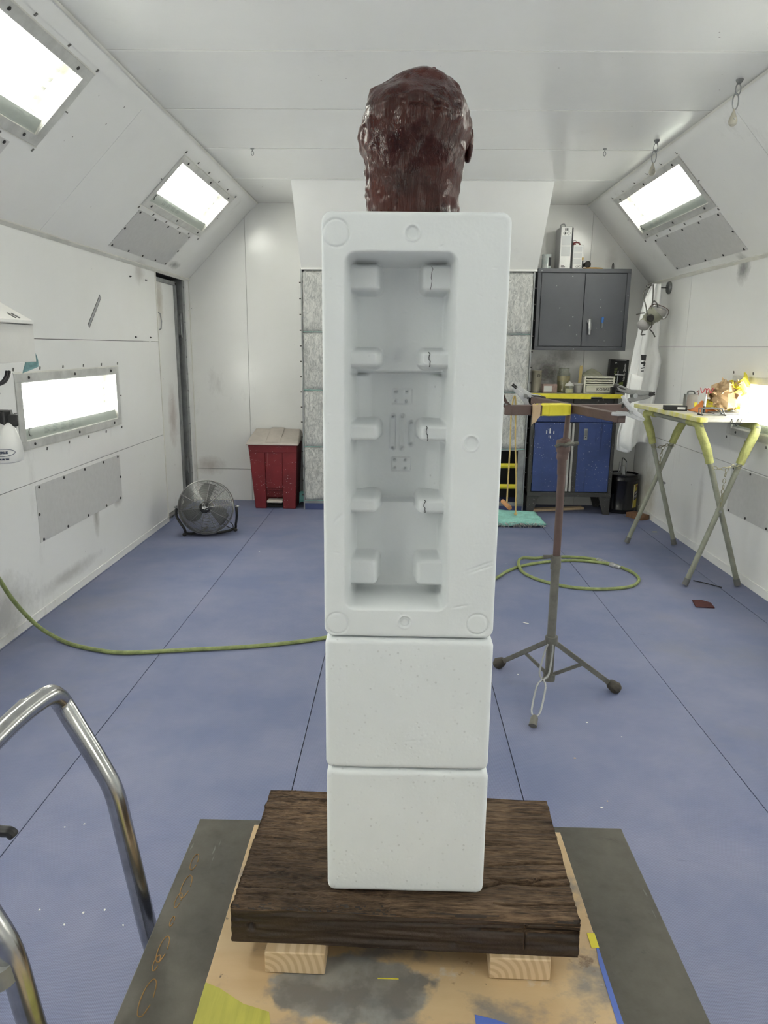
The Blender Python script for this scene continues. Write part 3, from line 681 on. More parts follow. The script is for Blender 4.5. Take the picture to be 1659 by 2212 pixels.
M['bluetape'] = mat('blue_masking_tape', (.10, .17, .55), .6, var=.15)
pw = MB().prism([(-.281, .42), (.335, .42), (.333, 1.288), (-.279, 1.290)], .5385, .5505).build('plywood_board', 'ply', bev=.001)
tag(pw, 'paint stained plywood board lying on the steel cart top under the blocks', 'board')
ys = MB().prism([(-.2795, .66), (-.2795, .915), (-.255, .905), (-.215, .880), (-.175, .868), (-.12, .66)], .5505, .5512).build('paint_smear', 'yellowpaint', pw); ys['label'] = 'yellow green paint smear'
bs = MB().prism([(.125, .70), (.122, .873), (.150, .866), (.19, .852), (.20, .70)], .5505, .5512).build('tape_strip', 'bluetape', pw); bs['label'] = 'blue tape strip'
bs = MB().prism([(.322, .70), (.326, .97), (.3335, 1.03), (.3335, .70)], .5505, .5512).build('tape_strip', 'bluetape', pw)
bs = MB().box(-.02, .012, .93, .9315, .5505, .5512).build('tape_strip', 'tape', pw)
bs = MB().box(.322, .3345, 1.00, 1.03, .5505, .5514).build('tape_strip', 'tape', pw)

# ---- steel topped lift cart with a bent tube handle
def plate_mat():
    t = NT('worn_steel_plate'); t.set(Metallic=.55, Roughness=.5)
    c = t.mix(t.ramp(t.noise(4, 6, .7), [(.35, 0.0), (.7, 1.0)]), (.075, .070, .060), (.125, .116, .097))
    v = t.noise(9, 5, .75, t.vec((1, 3, 1), (0, 0, .6)), 1.5); c = t.mix(t.ramp(v, [(.62, 0.0), (.72, .5)]), c, (.05, .05, .048))
    e = t.noise(3, 5, .7, t.vec((6, .7, 1))); c = t.mix(t.ramp(e, [(.62, 0.0), (.66, .55)]), c, (.36, .36, .34))
    t.color(c); t.l(t.ramp(t.noise(30, 4), [(.3, .32), (.7, .6)]), t.b.inputs['Roughness']); t.bump(t.noise(70, 4), .12, .003); return t.m
M['plate'] = plate_mat(); M['rustpaint'] = mat('rust_orange_paint', (.36, .19, .05), .6, var=.4, scale=40)
M['cartblue'] = mat('dark_cart_paint', (.035, .04, .055), .5, var=.2)
ct = thing('lift_cart', 'steel topped lift cart with bent chrome tube handle, carrying the plywood and plank', 'cart', (.03, .88, 0))
MB().box(-.398, .465, .42, 1.322, .5265, .5385).build('steel_top', 'plate', ct, bev=.002)
rs = MB()
pth = [(385, 1880), (372, 1925), (352, 2000), (345, 2045), (330, 2100), (318, 2150)]
for (px, py), rr in zip([(420, 1862), (402, 1915), (385, 1945), (372, 1990), (352, 2050), (338, 2080), (318, 2155)], (1, 1.3, .8, .5, 1.2, .7, 1.5)):
    p = onZ(px, py, .5386); MB().tube(smooth([p+Vector((.006*rr*math.cos(a), .022*rr*math.sin(a), .0001)) for a in np.linspace(0, 5.9, 8)], 3), .0009, 5).build('paint_mark', 'rustpaint', ct)
uf = MB(); uf.box(-.37, .44, .44, .50, .47, .5265); uf.box(-.37, .44, 1.24, 1.30, .47, .5265); uf.box(-.37, -.31, .50, 1.24, .47, .5265); uf.box(.38, .44, .50, 1.24, .47, .5265)
uf.build('top_frame', 'cartblue', ct, bev=.003)
for yy in (.55, 1.19):
    for a, b in (((-.33, .19), (.36, .46)), ((.36, .19), (-.33, .46))): MB().bar((a[0], yy+(.012 if a[0] < 0 else -.012), a[1]), (b[0], yy+(.012 if a[0] < 0 else -.012), b[1]), .02, .05).build('scissor_arm', 'cartblue', ct, bev=.002)
bf = MB(); bf.box(-.40, .44, .46, .52, .13, .19); bf.box(-.40, .44, 1.22, 1.28, .13, .19); bf.box(-.40, -.34, .52, 1.22, .13, .19); bf.box(.38, .44, .52, 1.22, .13, .19); bf.build('base_frame', 'cartblue', ct, bev=.003)
for xx in (-.36, .40):
    for yy in (.49, 1.25):
        wh = MB().cyl((xx, yy-.02, .065), (xx, yy+.02, .065), .065, n=20).build('wheel', 'rubber', ct, bev=.004)
        MB().box(xx-.03, xx+.03, yy-.028, yy+.028, .10, .13).build('caster_fork', 'steeldull', wh)
hp = [Vector((-.395, 1.11, .17)), Vector((-.415, 1.11, .35)), onY(326, 2030, 1.1), onY(300, 1925, 1.1), onY(268, 1795, 1.1), onY(246, 1710, 1.1), onY(215, 1650, 1.1), onY(160, 1560, 1.1), onY(136, 1521, 1.10)]
top = onY(105, 1502, 1.07); hp += [onY(125, 1508, 1.092), top, Vector((top.x-.006, 1.02, top.z+.004)), Vector((top.x-.010, .96, top.z+.004)), Vector((top.x-.010, .84, top.z+.004))]
far = [p.copy() for p in hp]; mid = .93
near = [Vector((p.x, 2*mid-p.y, p.z)) for p in far[::-1]]
path = smooth(far, 5) + smooth(near, 5)
hn = MB().tube(path, .0165, 16).build('handle', 'chrome', ct, angle=60); hn['label'] = 'bent chrome tube handle'
sl = onY(12, 2078, .765); MB().tube([Vector((sl.x-.002, .75, sl.z+.012)), Vector((sl.x+.002, .75, sl.z-.012))], .0215, 14).build('clamp_collar', 'galv', ct)
lv0 = onY(0, 1795, .92); MB().tube(smooth([lv0+Vector((-.10, 0, -.01)), lv0+Vector((-.04, 0, .006)), lv0, onY(20, 1797, .92), onY(31, 1806, .92)], 4), [.007]*6+[.008]*10+[.007], 10).build('release_lever', 'black', ct)
# ------------------------------------------------------------------ exhaust filter bank on the back wall
def filt_mat():
    t = NT('white_glass_fibre_filter'); t.set(Roughness=.9)
    wv = t.noise(34, 6, .85, t.vec((1, 1, .45), (0, .8, 0)), 1.2)
    c = t.mix(t.ramp(wv, [(.40, 0.0), (.56, 1.0)]), (.50, .51, .50), (.90, .90, .87)); c = t.mix(t.ramp(t.noise(5, 4), [(.45, 0.0), (.8, .35)]), c, (.60, .60, .57))
    t.color(c); t.bump(wv, 1.0, .02); return t.m
M['filter'] = filt_mat(); M['teal'] = mat('teal_filter_fibre', (.30, .62, .55), .9, var=.25, scale=30, bump=.8, bscale=90)
M['tealdark'] = mat('dark_teal', (.06, .19, .18), .6, var=.2)
BX0, BX1, BY = -.866, 1.148, 6.65
bank = thing('exhaust_filter_bank', 'wall of white quilted exhaust filters in a steel frame behind the foam stack', 'filter', (.15, 6.85, 0))
cw = (BX1-BX0)/4; rz = [.085, .587, 1.100, 1.607, 2.135]
fm = MB()
fm.box(BX0-.012, BX0, BY, YB, 0, 2.15); fm.box(BX1, BX1+.012, BY, YB, 0, 2.15); fm.box(BX0, BX1, YB-.02, YB-.004, 0, 2.15); fm.box(BX0, BX1, BY, YB-.02, 2.135, 2.15)
for k in range(5): x = BX0+cw*k; fm.box(max(BX0, x-.016), min(BX1, x+.016), BY+.012, BY+.035, .08, 2.14)
for z in rz: fm.box(BX0, BX1, BY+.012, BY+.035, z-.012, z+.012)
fm.build('steel_frame', 'galv', bank, smooth=False)
MB().box(BX0, BX1, BY+.004, YB-.03, 0, .075).build('kick_base', mat('blue_kick', (.05, .07, .19), .5, var=.2), bank)
MB().box(BX0, BX1, BY, BY+.02, .062, .088).build('sill_strip', 'galv', bank)
rq = random.Random(11)
for c in range(4):
    for r in range(4):
        if c == 3 and r == 0: continue
        x0, x1, z0, z1 = BX0+cw*c+.002, BX0+cw*(c+1)-.002, rz[r]+.004, rz[r+1]-.004
        sd = rq.random()*50
        def pad(u, v, x0=x0, x1=x1, z0=z0, z1=z1, sd=sd):
            e = min(u, 1-u, v*1.0, 1-v); k = min(1, e/.10)
            y = BY+.010-.030*math.sqrt(max(0, k*(2-k))) + .010*noise.noise(Vector((u*7, v*7, sd))) + .005*noise.noise(Vector((u*30, v*30, sd)))
            return Vector((x0+(x1-x0)*u, y, z0+(z1-z0)*v))
        p = MB().grid(pad, 28, 28).build('filter_pad', 'filter', bank, angle=70)
        MB().tube([Vector((x0+(x1-x0)*i/10, BY-.002+.006*math.sin(i*2+sd), z0+.001)) for i in range(11)], .0025, 5).build('backing_edge', 'teal', p)
MB().box(BX0+cw*3, BX1, YB-.06, YB-.05, .08, .58).build('dark_opening', 'dark', bank)
for z, a in ((.437, .004), (.246, .002)):
    MB().add([Vector(p) for p in ((BX0+cw*3-.02, BY-.004, z-.024), (BX1-.04, BY-.004, z-.022+a), (BX1-.04, BY-.004, z+.022+a), (BX0+cw*3-.02, BY-.004, z+.022))], [(0, 1, 2, 3)]).build('tape_strip', 'tape', bank, solid=.001)
MB().box(BX1-.06, BX1-.004, BY-.012, BY+.01, .08, .585).build('post', 'galv', bank, bev=.002)
cp = MB().box(-.014, .002, -.004, .004, -.005, .005).build('retaining_hook', 'screw', bank); cp.matrix_parent_inverse = wmat(bank).inverted()
cp.matrix_basis = Matrix.Translation((BX0-.012, BY+.004, 2.03))
for k in range(1, 15): inst(cp, bank, Matrix.Translation((BX0-.012, BY+.004, 2.03-.135*k)))
for k in range(14): inst(cp, bank, Matrix.Translation((BX1+.024, BY+.004, 2.00-.135*k)))
pl = thing('exhaust_plenum', 'sloping white sheet metal hood between the ceiling and the filter bank', 'duct hood', (.15, 6.6, ZC))
hb = MB(); A = [(-.872, 6.115, ZC), (1.172, 6.095, ZC), (1.172, 6.64, 2.150), (-.870, 6.64, 2.150), (-.870, YB, 2.150), (1.172, YB, 2.150), (-.872, YB, ZC), (1.172, YB, ZC)]
hb.add(A, [(0, 1, 2, 3), (3, 2, 5, 4), (0, 3, 4, 6), (1, 7, 5, 2)]); hb.build('hood_sheet', 'ceil', pl, smooth=False)
MB().box(-.872, 1.172, 6.625, 6.642, 2.138, 2.152).build('hood_lip', 'white', pl)
fp = MB()
def padf(u, v): return Vector((.62+.63*u+.03*noise.noise(Vector((v*9, 1, 0)))*u, 6.085+.42*v+.02*noise.noise(Vector((u*8, 4, 0)))*(1-v)+.06*(1-u)*0, .028+.022*noise.noise(Vector((u*5, v*9, 2)))+.012*abs(math.sin(v*14+u*2)) - (.02 if min(v, 1-v, u, 1-u) < .001 else 0)))
tp = tag(fp.grid(padf, 30, 26).build('filter_pad', 'teal', solid=.03, angle=70), 'loose turquoise filter pad with a frayed white edge on the floor below the opening', 'filter pad')
fr = MB(); rr = random.Random(4)
for k in range(220):
    u = rr.random(); p = Vector((.62+.63*u, 6.083+.01*rr.random(), .01+.03*rr.random())); fr.bar(p, p+Vector((rr.uniform(-.02, .02), -.012-.02*rr.random(), rr.uniform(-.012, .012))), .003, .003)
q = fr.build('frayed_edge', 'filter', tp, smooth=False); q['kind'] = 'stuff'

# ------------------------------------------------------------------ grey wall cabinet and what stands on it
M['cabgrey'] = speckled('charcoal_cabinet_paint', (.098, .102, .114), (.42, .42, .42), .08, 17, .42, .1, .12)
CY0 = 6.735; CXA, CXB, CZA, CZB = 1.197, 2.008, 1.478, 2.175
cb = thing('wall_cabinet', 'charcoal two-door steel wall cabinet above the blue bench', 'cabinet', (1.6, 6.9, CZA))
bm_ = MB(); bm_.box(CXA, CXB, CY0+.012, YB-.003, CZA, CZB)
bm_.build('body', 'cabgrey', cb, bev=.003)
for A in ((CXA, CXB, CZB-.035, CZB), (CXA, CXB, CZA, CZA+.03), (CXA, CXA+.03, CZA+.03, CZB-.035), (CXB-.03, CXB, CZA+.03, CZB-.035)): MB().box(A[0], A[1], CY0-.004, CY0+.012, A[2], A[3]).build('face_rail', 'cabgrey', cb, bev=.002)
for k, (a, b) in enumerate(((CXA+.034, 1.609), (1.614, CXB-.034))):
    d_ = MB().box(a, b, CY0-.006+.005*k, CY0+.011, CZA+.034, CZB-.039).build('door', 'cabgrey', cb, bev=.003)
    if k:
        MB().lathe([(.017, 0), (.017, .012), (.010, .02)], frame((1.668, CY0-.002, 1.725), (1, 0, 0), (0, 0, 1)), n=14).build('latch_boss', 'tin', d_)
        MB().tube(smooth([(1.668, CY0-.028, 1.745), (1.668, CY0-.036, 1.72), (1.672, CY0-.034, 1.66), (1.673, CY0-.030, 1.615)], 5), [.013]*6+[.014]*5+[.010]*5, 10).build('lever_handle', 'tin', d_)
sd = thing('screwdriver', 'small blue handled screwdriver stuck flat on the charcoal cabinet door', 'screwdriver', (1.785, CY0-.012, 1.72))
MB().tube([(1.786, CY0-.014, 1.768), (1.786, CY0-.014, 1.760), (1.785, CY0-.014, 1.735), (1.784, CY0-.014, 1.715)], [.006, .011, .010, .007], 10).build('grip', mat('blue_plastic', (.05, .17, .48), .35), sd)
MB().cyl((1.784, CY0-.014, 1.715), (1.783, CY0-.014, 1.672), .0045, n=8).build('shank', 'galv', sd)
M['labelwhite'] = mat('white_label', (.78, .78, .76), .5, var=.12, scale=12)
M['labelgrey'] = mat('grey_label', (.55, .56, .56), .5); M['ink'] = mat('black_ink', (.02, .02, .022), .6)
CT = CZB
cn = thing('paint_can', 'dripped round paint can at the left end of the cabinet top', 'can', (1.29, 6.86, CT))
MB().lathe([(.040, 0), (.042, .003), (.040, .006), (.040, .118), (.042, .122), (.042, .128), (.036, .128), (.034, .122)], Matrix.Translation((1.287, 6.86, CT)), 20).build('can', mat('dripped_white_can', (.62, .64, .62), .4, .2, var=.6, scale=25, dark=(.12, .20, .22), vscale=(1, 1, .3)), cn)
MB().box(1.298, 1.32, 6.819, 6.823, CT+.03, CT+.10).build('label', 'ink', cn)
tt = thing('solvent_tin', 'tall white rectangular solvent tin with hazard diamonds on the cabinet', 'tin', (1.43, 6.9, CT))
MB().box(1.385, 1.494, 6.80, 6.99, CT, CT+.355).build('tin_body', mat('grey_tin_side', (.40, .40, .41), .35, .4, var=.1), tt, bev=.006)
MB().box(1.392, 1.484, 6.797, 6.7995, CT+.004, CT+.350).build('label', 'labelwhite', tt)
MB().box(1.484, 1.4955, 6.7965, 6.802, CT+.004, CT+.345).build('dark_edge', 'ink', tt)
for z in (CT+.11, CT+.20): MB().box(1.400, 1.478, 6.7955, 6.797, z, z+.080).build('label_field', 'labelgrey', tt)
MB().tube(smooth([(1.40, 6.87, CT+.355), (1.40, 6.87, CT+.378), (1.43, 6.87, CT+.385), (1.44, 6.87, CT+.357)], 4), .005, 6).build('handle', 'galv', tt)
def diamond(parent, x, y, z, s):
    mb = MB(); P4 = [Vector((x, y, z+s)), Vector((x+s, y, z)), Vector((x, y, z-s)), Vector((x-s, y, z))]; mb.tube(P4, .0012, 4, closed=True); mb.build('hazard_diamond', 'ink', parent)
diamond(tt, 1.424, 6.796, CT+.300, .017); diamond(tt, 1.456, 6.796, CT+.300, .017)
MB().tube([(1.424, 6.796, CT+.292), (1.424, 6.796, CT+.304), (1.426, 6.796, CT+.308)], [.0045, .004, .001], 6).build('flame_mark', 'ink', tt)
text('!', .022, 'ink', tt, frame((1.456, 6.7955, CT+.300), (1, 0, 0), (0, 0, 1)))
bc_ = MB()
for k, (a, b) in enumerate(((0, .006), (.009, .011), (.014, .020), (.023, .026), (.03, .031))): bc_.box(1.423+a, 1.423+b, 6.7958, 6.797, CT+.322, CT+.342)
q = bc_.build('bar_code', 'ink', tt); q['kind'] = 'stuff'
for k in range(2): MB().box(1.405, 1.440-.008*k, 6.7955, 6.797, CT+.016+.011*k, CT+.021+.011*k).build('print_line', 'ink', tt)
ts = thing('solvent_tin', 'short white rectangular tin with a dark red carrying grip on the cabinet', 'tin', (1.55, 6.88, CT))
MB().box(1.505, 1.598, 6.80, 6.93, CT, CT+.205).build('tin_body', 'labelwhite', ts, bev=.006)
for z in (CT+.045, CT+.096, CT+.147): MB().box(1.514, 1.582, 6.798, 6.7995, z, z+.044).build('label_field', 'labelgrey', ts)
M['redplastic'] = mat('dark_red_plastic', (.16, .018, .020), .4)
MB().tube(smooth([(1.515, 6.86, CT+.205), (1.515, 6.86, CT+.225), (1.54, 6.86, CT+.232), (1.565, 6.86, CT+.228), (1.578, 6.86, CT+.205)], 5), .0065, 8).build('grip', 'redplastic', ts)
MB().cyl((1.522, 6.86, CT+.204), (1.522, 6.86, CT+.222), .017, n=12).build('cap', 'redplastic', ts)
MB().tube(smooth([(1.51, 6.86, CT+.224), (1.515, 6.86, CT+.246), (1.535, 6.86, CT+.246), (1.545, 6.86, CT+.23)], 4), .002, 5).build('wire_ring', 'screw', ts)
MB().box(1.588, 1.5995, 6.797, 6.80, CT+.01, CT+.075).build('dark_edge', 'ink', ts); MB().box(1.586, 1.5995, 6.797, 6.80, CT+.078, CT+.10).build('orange_edge', mat('orange_print', (.55, .33, .05), .5), ts)
diamond(ts, 1.545, 6.797, CT+.022, .012); diamond(ts, 1.570, 6.797, CT+.022, .012)
od = thing('polishing_disc', 'flat orange disc lying on the right half of the cabinet top', 'disc', (1.69, 6.86, CT))
MB().lathe([(.095, 0), (.10, .006), (.095, .014), (.03, .016)], Matrix.Translation((1.69, 6.86, CT)), 28).build('disc', mat('orange_felt', (.50, .27, .05), .7), od)
tc = thing('torch', 'dark grey torch lying across the orange disc', 'torch', (1.655, 6.85, CT+.02))
tm = frame((1.640, 6.80, CT+.043), (1, .3, 0), (0, 0, 1)); MB().lathe([(.013, -.12), (.016, -.10), (.017, -.03), (.027, -.012), (.029, .004), (.024, .006), (.022, .002)], tm, 16).build('torch_body', 'rubber', tc)
lp = tag(MB().tube(smooth([(1.872, 6.86, CT), (1.872, 6.86, CT+.04), (1.878, 6.86, CT+.062), (1.884, 6.86, CT+.04), (1.886, 6.86, CT)], 5), .004, 6).build('wire_loop', 'screw'), 'thin dark wire loop standing up at the right of the cabinet top', 'loop')

# ------------------------------------------------------------------ blue bench cabinet
M['benchgrey'] = speckled('dark_grey_bench_steel', (.075, .074, .070), (.62, .62, .60), .13, 60, .5, .2, .25)
M['benchblue'] = speckled('blue_bench_paint', (.052, .085, .25), (.65, .68, .72), .11, 55, .4, 0, .35, 3, (.022, .035, .12))
M['drawer'] = speckled('dark_drawer_front', (.055, .055, .052), (.60, .60, .56), .14, 50, .45, .2, .3, 4, (.30, .30, .28))
X0, X1, BYF, BYB = 1.186, 1.950, 6.625, 7.0
bn = thing('tool_bench', 'dark grey steel bench with spattered blue doors and yellow taped top edge', 'workbench', (1.56, 6.82, 0))
MB().box(X0-.010, X1+.025, BYF-.03, BYB+.02, 1.068, 1.098).build('worktop', mat('grey_worktop', (.36, .36, .35), .6, var=.3), bn, bev=.003)
et = MB(); et.box(X0-.012, 1.70, BYF-.034, BYF-.0305, 1.058, 1.098); et.box(1.70, 1.80, BYF-.034, BYF-.0305, 1.076, 1.098); et.box(1.80, X1+.03, BYF-.034, BYF-.0305, 1.064, 1.097); et.box(X0-.012, X1+.028, BYF-.034, BYF+.03, 1.098, 1.0995)
et.build('edge_tape', 'tape', bn)
for xa in (X0, X1-.03): MB().box(xa, xa+.03, BYF-.004, BYB, .165, 1.068).build('side_frame', 'benchgrey', bn, bev=.002)
MB().box(X0+.03, X1-.03, BYB-.02, BYB, .165, 1.068).build('back_sheet', 'benchgrey', bn)
MB().box(X0+.03, X1-.03, BYF+.02, BYB-.02, .20, .215).build('floor_sheet', 'benchgrey', bn)
for a, b in ((X0+.034, 1.553), (1.559, X1-.034)):
    d_ = MB().box(a, b, BYF-.008, BYF+.03, .962, 1.062).build('drawer', 'drawer', bn, bev=.003)
    MB().box(a+.015, b-.015, BYF-.014, BYF-.006, .958, .972).build('drawer_pull', mat('pale_pull', (.55, .52, .48), .5), d_, bev=.002)
MB().box(X0+.032, X1-.032, BYF-.003, BYF+.03, .848, .955).build('blue_band', 'benchblue', bn, bev=.002)
for k, (a, b) in enumerate(((X0+.036, 1.505), (1.620, X1-.036))):
    d_ = MB().box(a, b, BYF-.010, BYF+.01, .212, .842).build('door', 'benchblue', bn, bev=.003)
    if k:
        MB().box(1.665, 1.697, BYF-.016, BYF-.010, .690, .792).build('latch_plate', 'galv', d_, bev=.002)
        MB().box(1.670, 1.692, BYF-.020, BYF-.016, .728, .778).build('latch_paddle', 'steeldull', d_, bev=.002)
        MB().box(1.676, 1.686, BYF-.019, BYF-.016, .712, .718).build('key_slot', 'ink', d_)
    else:
        pr = MB()
        for x, z, w_, h in ((1.33, .76, .008, .035), (1.36, .77, .011, .05), (1.395, .755, .008, .03), (1.352, .72, .006, .02), (1.366, .715, .007, .028)): pr.prism([(-w_/2, -h/2), (w_/2, -h/2), (w_*.5, h*.3), (0, h/2), (-w_*.5, h*.3)], 0, .0008, frame((x, BYF-.0108, z), (1, 0, 0), (0, 0, 1)))
        q = pr.build('paint_splash', 'labelwhite', d_); q['kind'] = 'stuff'
    hx = a-.006 if k == 0 else b+.006
    for hz_ in (.33, .74): MB().cyl((hx, BYF-.012, hz_-.04), (hx, BYF-.012, hz_+.04), .006, n=8).build('hinge', 'benchgrey', d_)
MB().box(1.505, 1.620, BYF, BYF+.012, .212, .842).build('centre_stile', 'benchgrey', bn)
for x in (1.538, 1.570): MB().box(x-.009, x+.009, BYF-.012, BYF, .215, .838).build('stile_strip', mat('grey_white_strip', (.50, .49, .46), .5, var=.3), bn, bev=.002)
MB().box(X0, X1, BYF-.010, BYB, .165, .205).build('bottom_rail', 'benchgrey', bn, bev=.002)
for xa, s_ in ((X0+.002, 1), (X1-.002, -1)):
    for yy in (BYF, BYB-.03):
        MB().prism([(xa, .165), (xa+s_*.105, .165), (xa+s_*.055, 0), (xa, 0)], 0, .03, Matrix(((1, 0, 0, 0), (0, 0, 1, yy-.004), (0, 1, 0, 0), (0, 0, 0, 1)))).build('leg', 'benchgrey', bn, bev=.002)
BT = 1.0995
it = thing('canister', 'grimy cream tin canister with a round black emblem at the left end of the bench', 'canister', (1.255, 6.85, BT))
MB().lathe([(.046, 0), (.048, .004), (.046, .008), (.046, .185), (.048, .190), (.044, .195)], Matrix.Translation((1.252, 6.83, BT)), 22).build('canister_body', mat('grimy_cream_tin', (.42, .39, .31), .45, .2, var=.5, scale=14, vscale=(1, 1, .2)), it)
MB().lathe([(.010, 0), (.014, 0), (.014, .001), (.010, .001)], frame((1.262, 6.783, BT+.150), (1, .1, 0), (0, 0, 1)), 18, cap=False).build('emblem', 'ink', it); MB().lathe([(.004, 0), (.004, .001)], frame((1.262, 6.783, BT+.150), (1, .1, 0), (0, 0, 1)), 10).build('emblem', 'ink', it)
bx = tag(MB().box(-.065, .065, -.03, .03, 0, .078).build('small_carton', mat('rosy_carton', (.34, .24, .22), .6, var=.4, scale=18), bev=.002), 'small faded pink carton beside the cream canister on the bench', 'carton'); bx.location = (1.356, 6.75, BT); bx.rotation_euler = (0, 0, .12)
MB().box(-.058, .015, -.0312, -.030, .012, .062, wmat(bx)).build('label', 'labelgrey', bx)
def jar(name, label, x, y, r, h, fill, fillmat, lid=None):
    t = thing(name, label, 'jar', (x, y, BT)); m_ = Matrix.Translation((x, y, BT))
    MB().lathe([(r*.9, 0), (r, .006), (r, h*.78), (r*.82, h*.86), (r*.82, h)], m_, 20, cap=False).build('glass_wall', 'jar', t)
    MB().lathe([(r*.88, .003), (r*.95, .008), (r*.95, fill)], m_, 20).build('contents', fillmat, t)
    if lid: MB().lathe(lid, m_, 20).build('lid', M['lidclear'], t)
    else: MB().lathe([(r*.84, h-.004), (r*.86, h), (r*.82, h+.002)], m_, 20, cap=False).build('rim', 'jar', t)
    return t
M['lidclear'] = mat('cloudy_plastic', (.55, .55, .52), .35)
M['ochrepaint'] = mat('murky_ochre_paint', (.33, .29, .16), .4, var=.6, scale=20, dark=(.16, .15, .10), vscale=(1, 1, .3))
j = jar('glass_jar', 'tall glass jar streaked with ochre paint on the bench', 1.505, 6.86, .058, .215, .13, 'ochrepaint')
MB().lathe([(.0592, .10), (.0592, .148)], Matrix.Translation((1.505, 6.86, BT)), 20, cap=False).build('paint_streak', 'ochrepaint', j)
M['creampaint'] = mat('cream_paint', (.66, .64, .55), .4)
jar('glass_jar', 'short jar of cream paint with a cloudy domed lid on the bench front', 1.527, 6.70, .038, .075, .042, 'creampaint', [(.040, .066), (.040, .074), (.030, .086), (.012, .095), (.009, .10), (.009, .108), (.004, .110)])
cu_ = thing('plastic_cup', 'cloudy plastic mixing cup holding a wooden stick on the bench', 'cup', (1.618, 6.76, BT))
MB().lathe([(.030, .002), (.040, .070), (.046, .075), (.046, .088), (.042, .090)], Matrix.Translation((1.622, 6.77, BT)), 20, cap=False).build('cup_wall', mat('cloudy_cup', (.48, .47, .46), .4, Alpha=.85), cu_)
MB().lathe([(.029, .003), (.036, .05)], Matrix.Translation((1.622, 6.77, BT)), 20).build('contents', mat('dark_mix', (.14, .12, .11), .4), cu_)
stk = tag(MB().bar((1.628, 6.77, BT+.01), (1.640, 6.775, BT+.245), .026, .004, (0, 1, 0)).build('stir_stick', mat('ochre_stick', (.45, .35, .14), .6, var=.3)), 'flat ochre wooden stir stick standing in the plastic cup', 'stick')
og = thing('parts_organiser', 'cream louvred drawer unit marked KOBALT on the bench', 'organiser', (1.80, 6.82, BT))
M['cream'] = mat('cream_plastic', (.68, .67, .58), .4, var=.1)
ob = MB(); ob.box(1.665, 1.680, 6.73, 6.93, BT, BT+.150); ob.box(1.925, 1.940, 6.73, 6.93, BT, BT+.150); ob.box(1.680, 1.925, 6.73, 6.93, BT+.135, BT+.150); ob.box(1.680, 1.925, 6.92, 6.93, BT, BT+.135); ob.box(1.680, 1.925, 6.73, 6.93, BT, BT+.010)
ob.build('case', 'cream', og, bev=.003)
for z in (.118, .098, .078): MB().box(1.682, 1.923, 6.735, 6.80, BT+z-.006, BT+z+.005, None).build('louvre', 'cream', og, bev=.002)
dw = MB().box(1.684, 1.936, 6.718, 6.90, BT+.012, BT+.066).build('drawer', 'cream', og, bev=.004)
MB().box(1.684, 1.936, 6.712, 6.722, BT+.060, BT+.070).build('drawer_lip', 'cream', dw, bev=.002)
text('KOBALT', .036, mat('grey_letter', (.13, .13, .125), .5), dw, frame((1.845, 6.7165, BT+.036), (1, 0, 0), (0, 0, 1)), sx=1.05, bold=.0008)
clb = MB().grid(lambda u, v: Vector((1.655+.19*u, 6.745+.17*v, BT+.1525+.003+.05*math.sin(math.pi*u)*math.sin(math.pi*v)*(1+.5*noise.noise(Vector((u*4, v*4, 1))))+.008*noise.noise(Vector((u*9, v*9, 3)))*math.sin(math.pi*u))), 22, 18).build('rag', mat('olive_rag', (.27, .27, .20), .9, var=.3), solid=.003, angle=60)
tag(clb, 'crumpled olive grey rag on top of the cream drawer unit', 'rag')
gb = thing('glove_box', 'black upright box of nitrile gloves with green print behind the bench top', 'box', (1.97, 6.9, BT))
gm = Matrix.Translation((2.012, 6.94, BT)) @ Matrix.Rotation(math.radians(1.5), 4, 'Y')
MB().box(-.085, .085, -.035, .035, 0, .300, gm).build('carton', mat('black_carton', (.014, .014, .015), .35), gb, bev=.002)
g2 = gm @ frame((0, -.0356, 0), (1, 0, 0), (0, 0, 1))
def gtext(s, size, m, x, z, rot=math.pi/2): return text(s, size, m, gb, g2 @ Matrix.Translation((x, z, 0)) @ Matrix.Rotation(rot, 4, 'Z'), ext=.0003)
gtext('Nitrile Gloves', .028, 'labelwhite', .052, .185); gtext('HD MIL', .038, mat('olive_print', (.25, .30, .10), .5), -.028, .165); gtext('9', .026, 'labelwhite', -.03, .268)
MB().box(-.04, .06, 0, .0006, .290, .293, g2 @ Matrix(((1, 0, 0, 0), (0, 0, 1, 0), (0, 1, 0, 0), (0, 0, 0, 1)))).build('print_line', 'labelgrey', gb)
MB().prism([(-.02, .05), (.05, .05), (.05, .10), (.02, .095), (.0, .075), (-.015, .075)], 0, .0006, g2).build('green_print', mat('green_print', (.17, .22, .05), .5), gb)
MB().lathe([(.007, .0007), (.011, .0007), (.011, .0012), (.007, .0012)], g2 @ Matrix.Translation((.005, .070, 0)), 16, cap=False).build('ring_print', 'labelgrey', gb)
rd = thing('tee_handle_rod', 'thin steel rod with a tee handle standing at the right end of the bench', 'tool', (1.938, 6.66, BT))
MB().cyl((1.936, 6.665, BT), (1.942, 6.665, BT+.205), .004, n=8).build('rod', 'galv', rd); MB().cyl((1.915, 6.665, BT+.172), (1.992, 6.665, BT+.168), .005, n=8).build('cross_bar', 'tin', rd)
tag(MB().box(1.893, 1.925, 6.655, 6.705, BT, BT+.062).build('black_box', 'black', bev=.004), 'small black box in front of the right end of the cream drawer unit', 'box')
wbd = tag(MB().box(-.26, .26, -.035, .035, 0, .022).build('wood_board', 'pine', bev=.002), 'length of pine board lying on the floor under the blue bench', 'board'); wbd.location = (1.51, 6.80, 0); wbd.rotation_euler = (0, 0, .25)
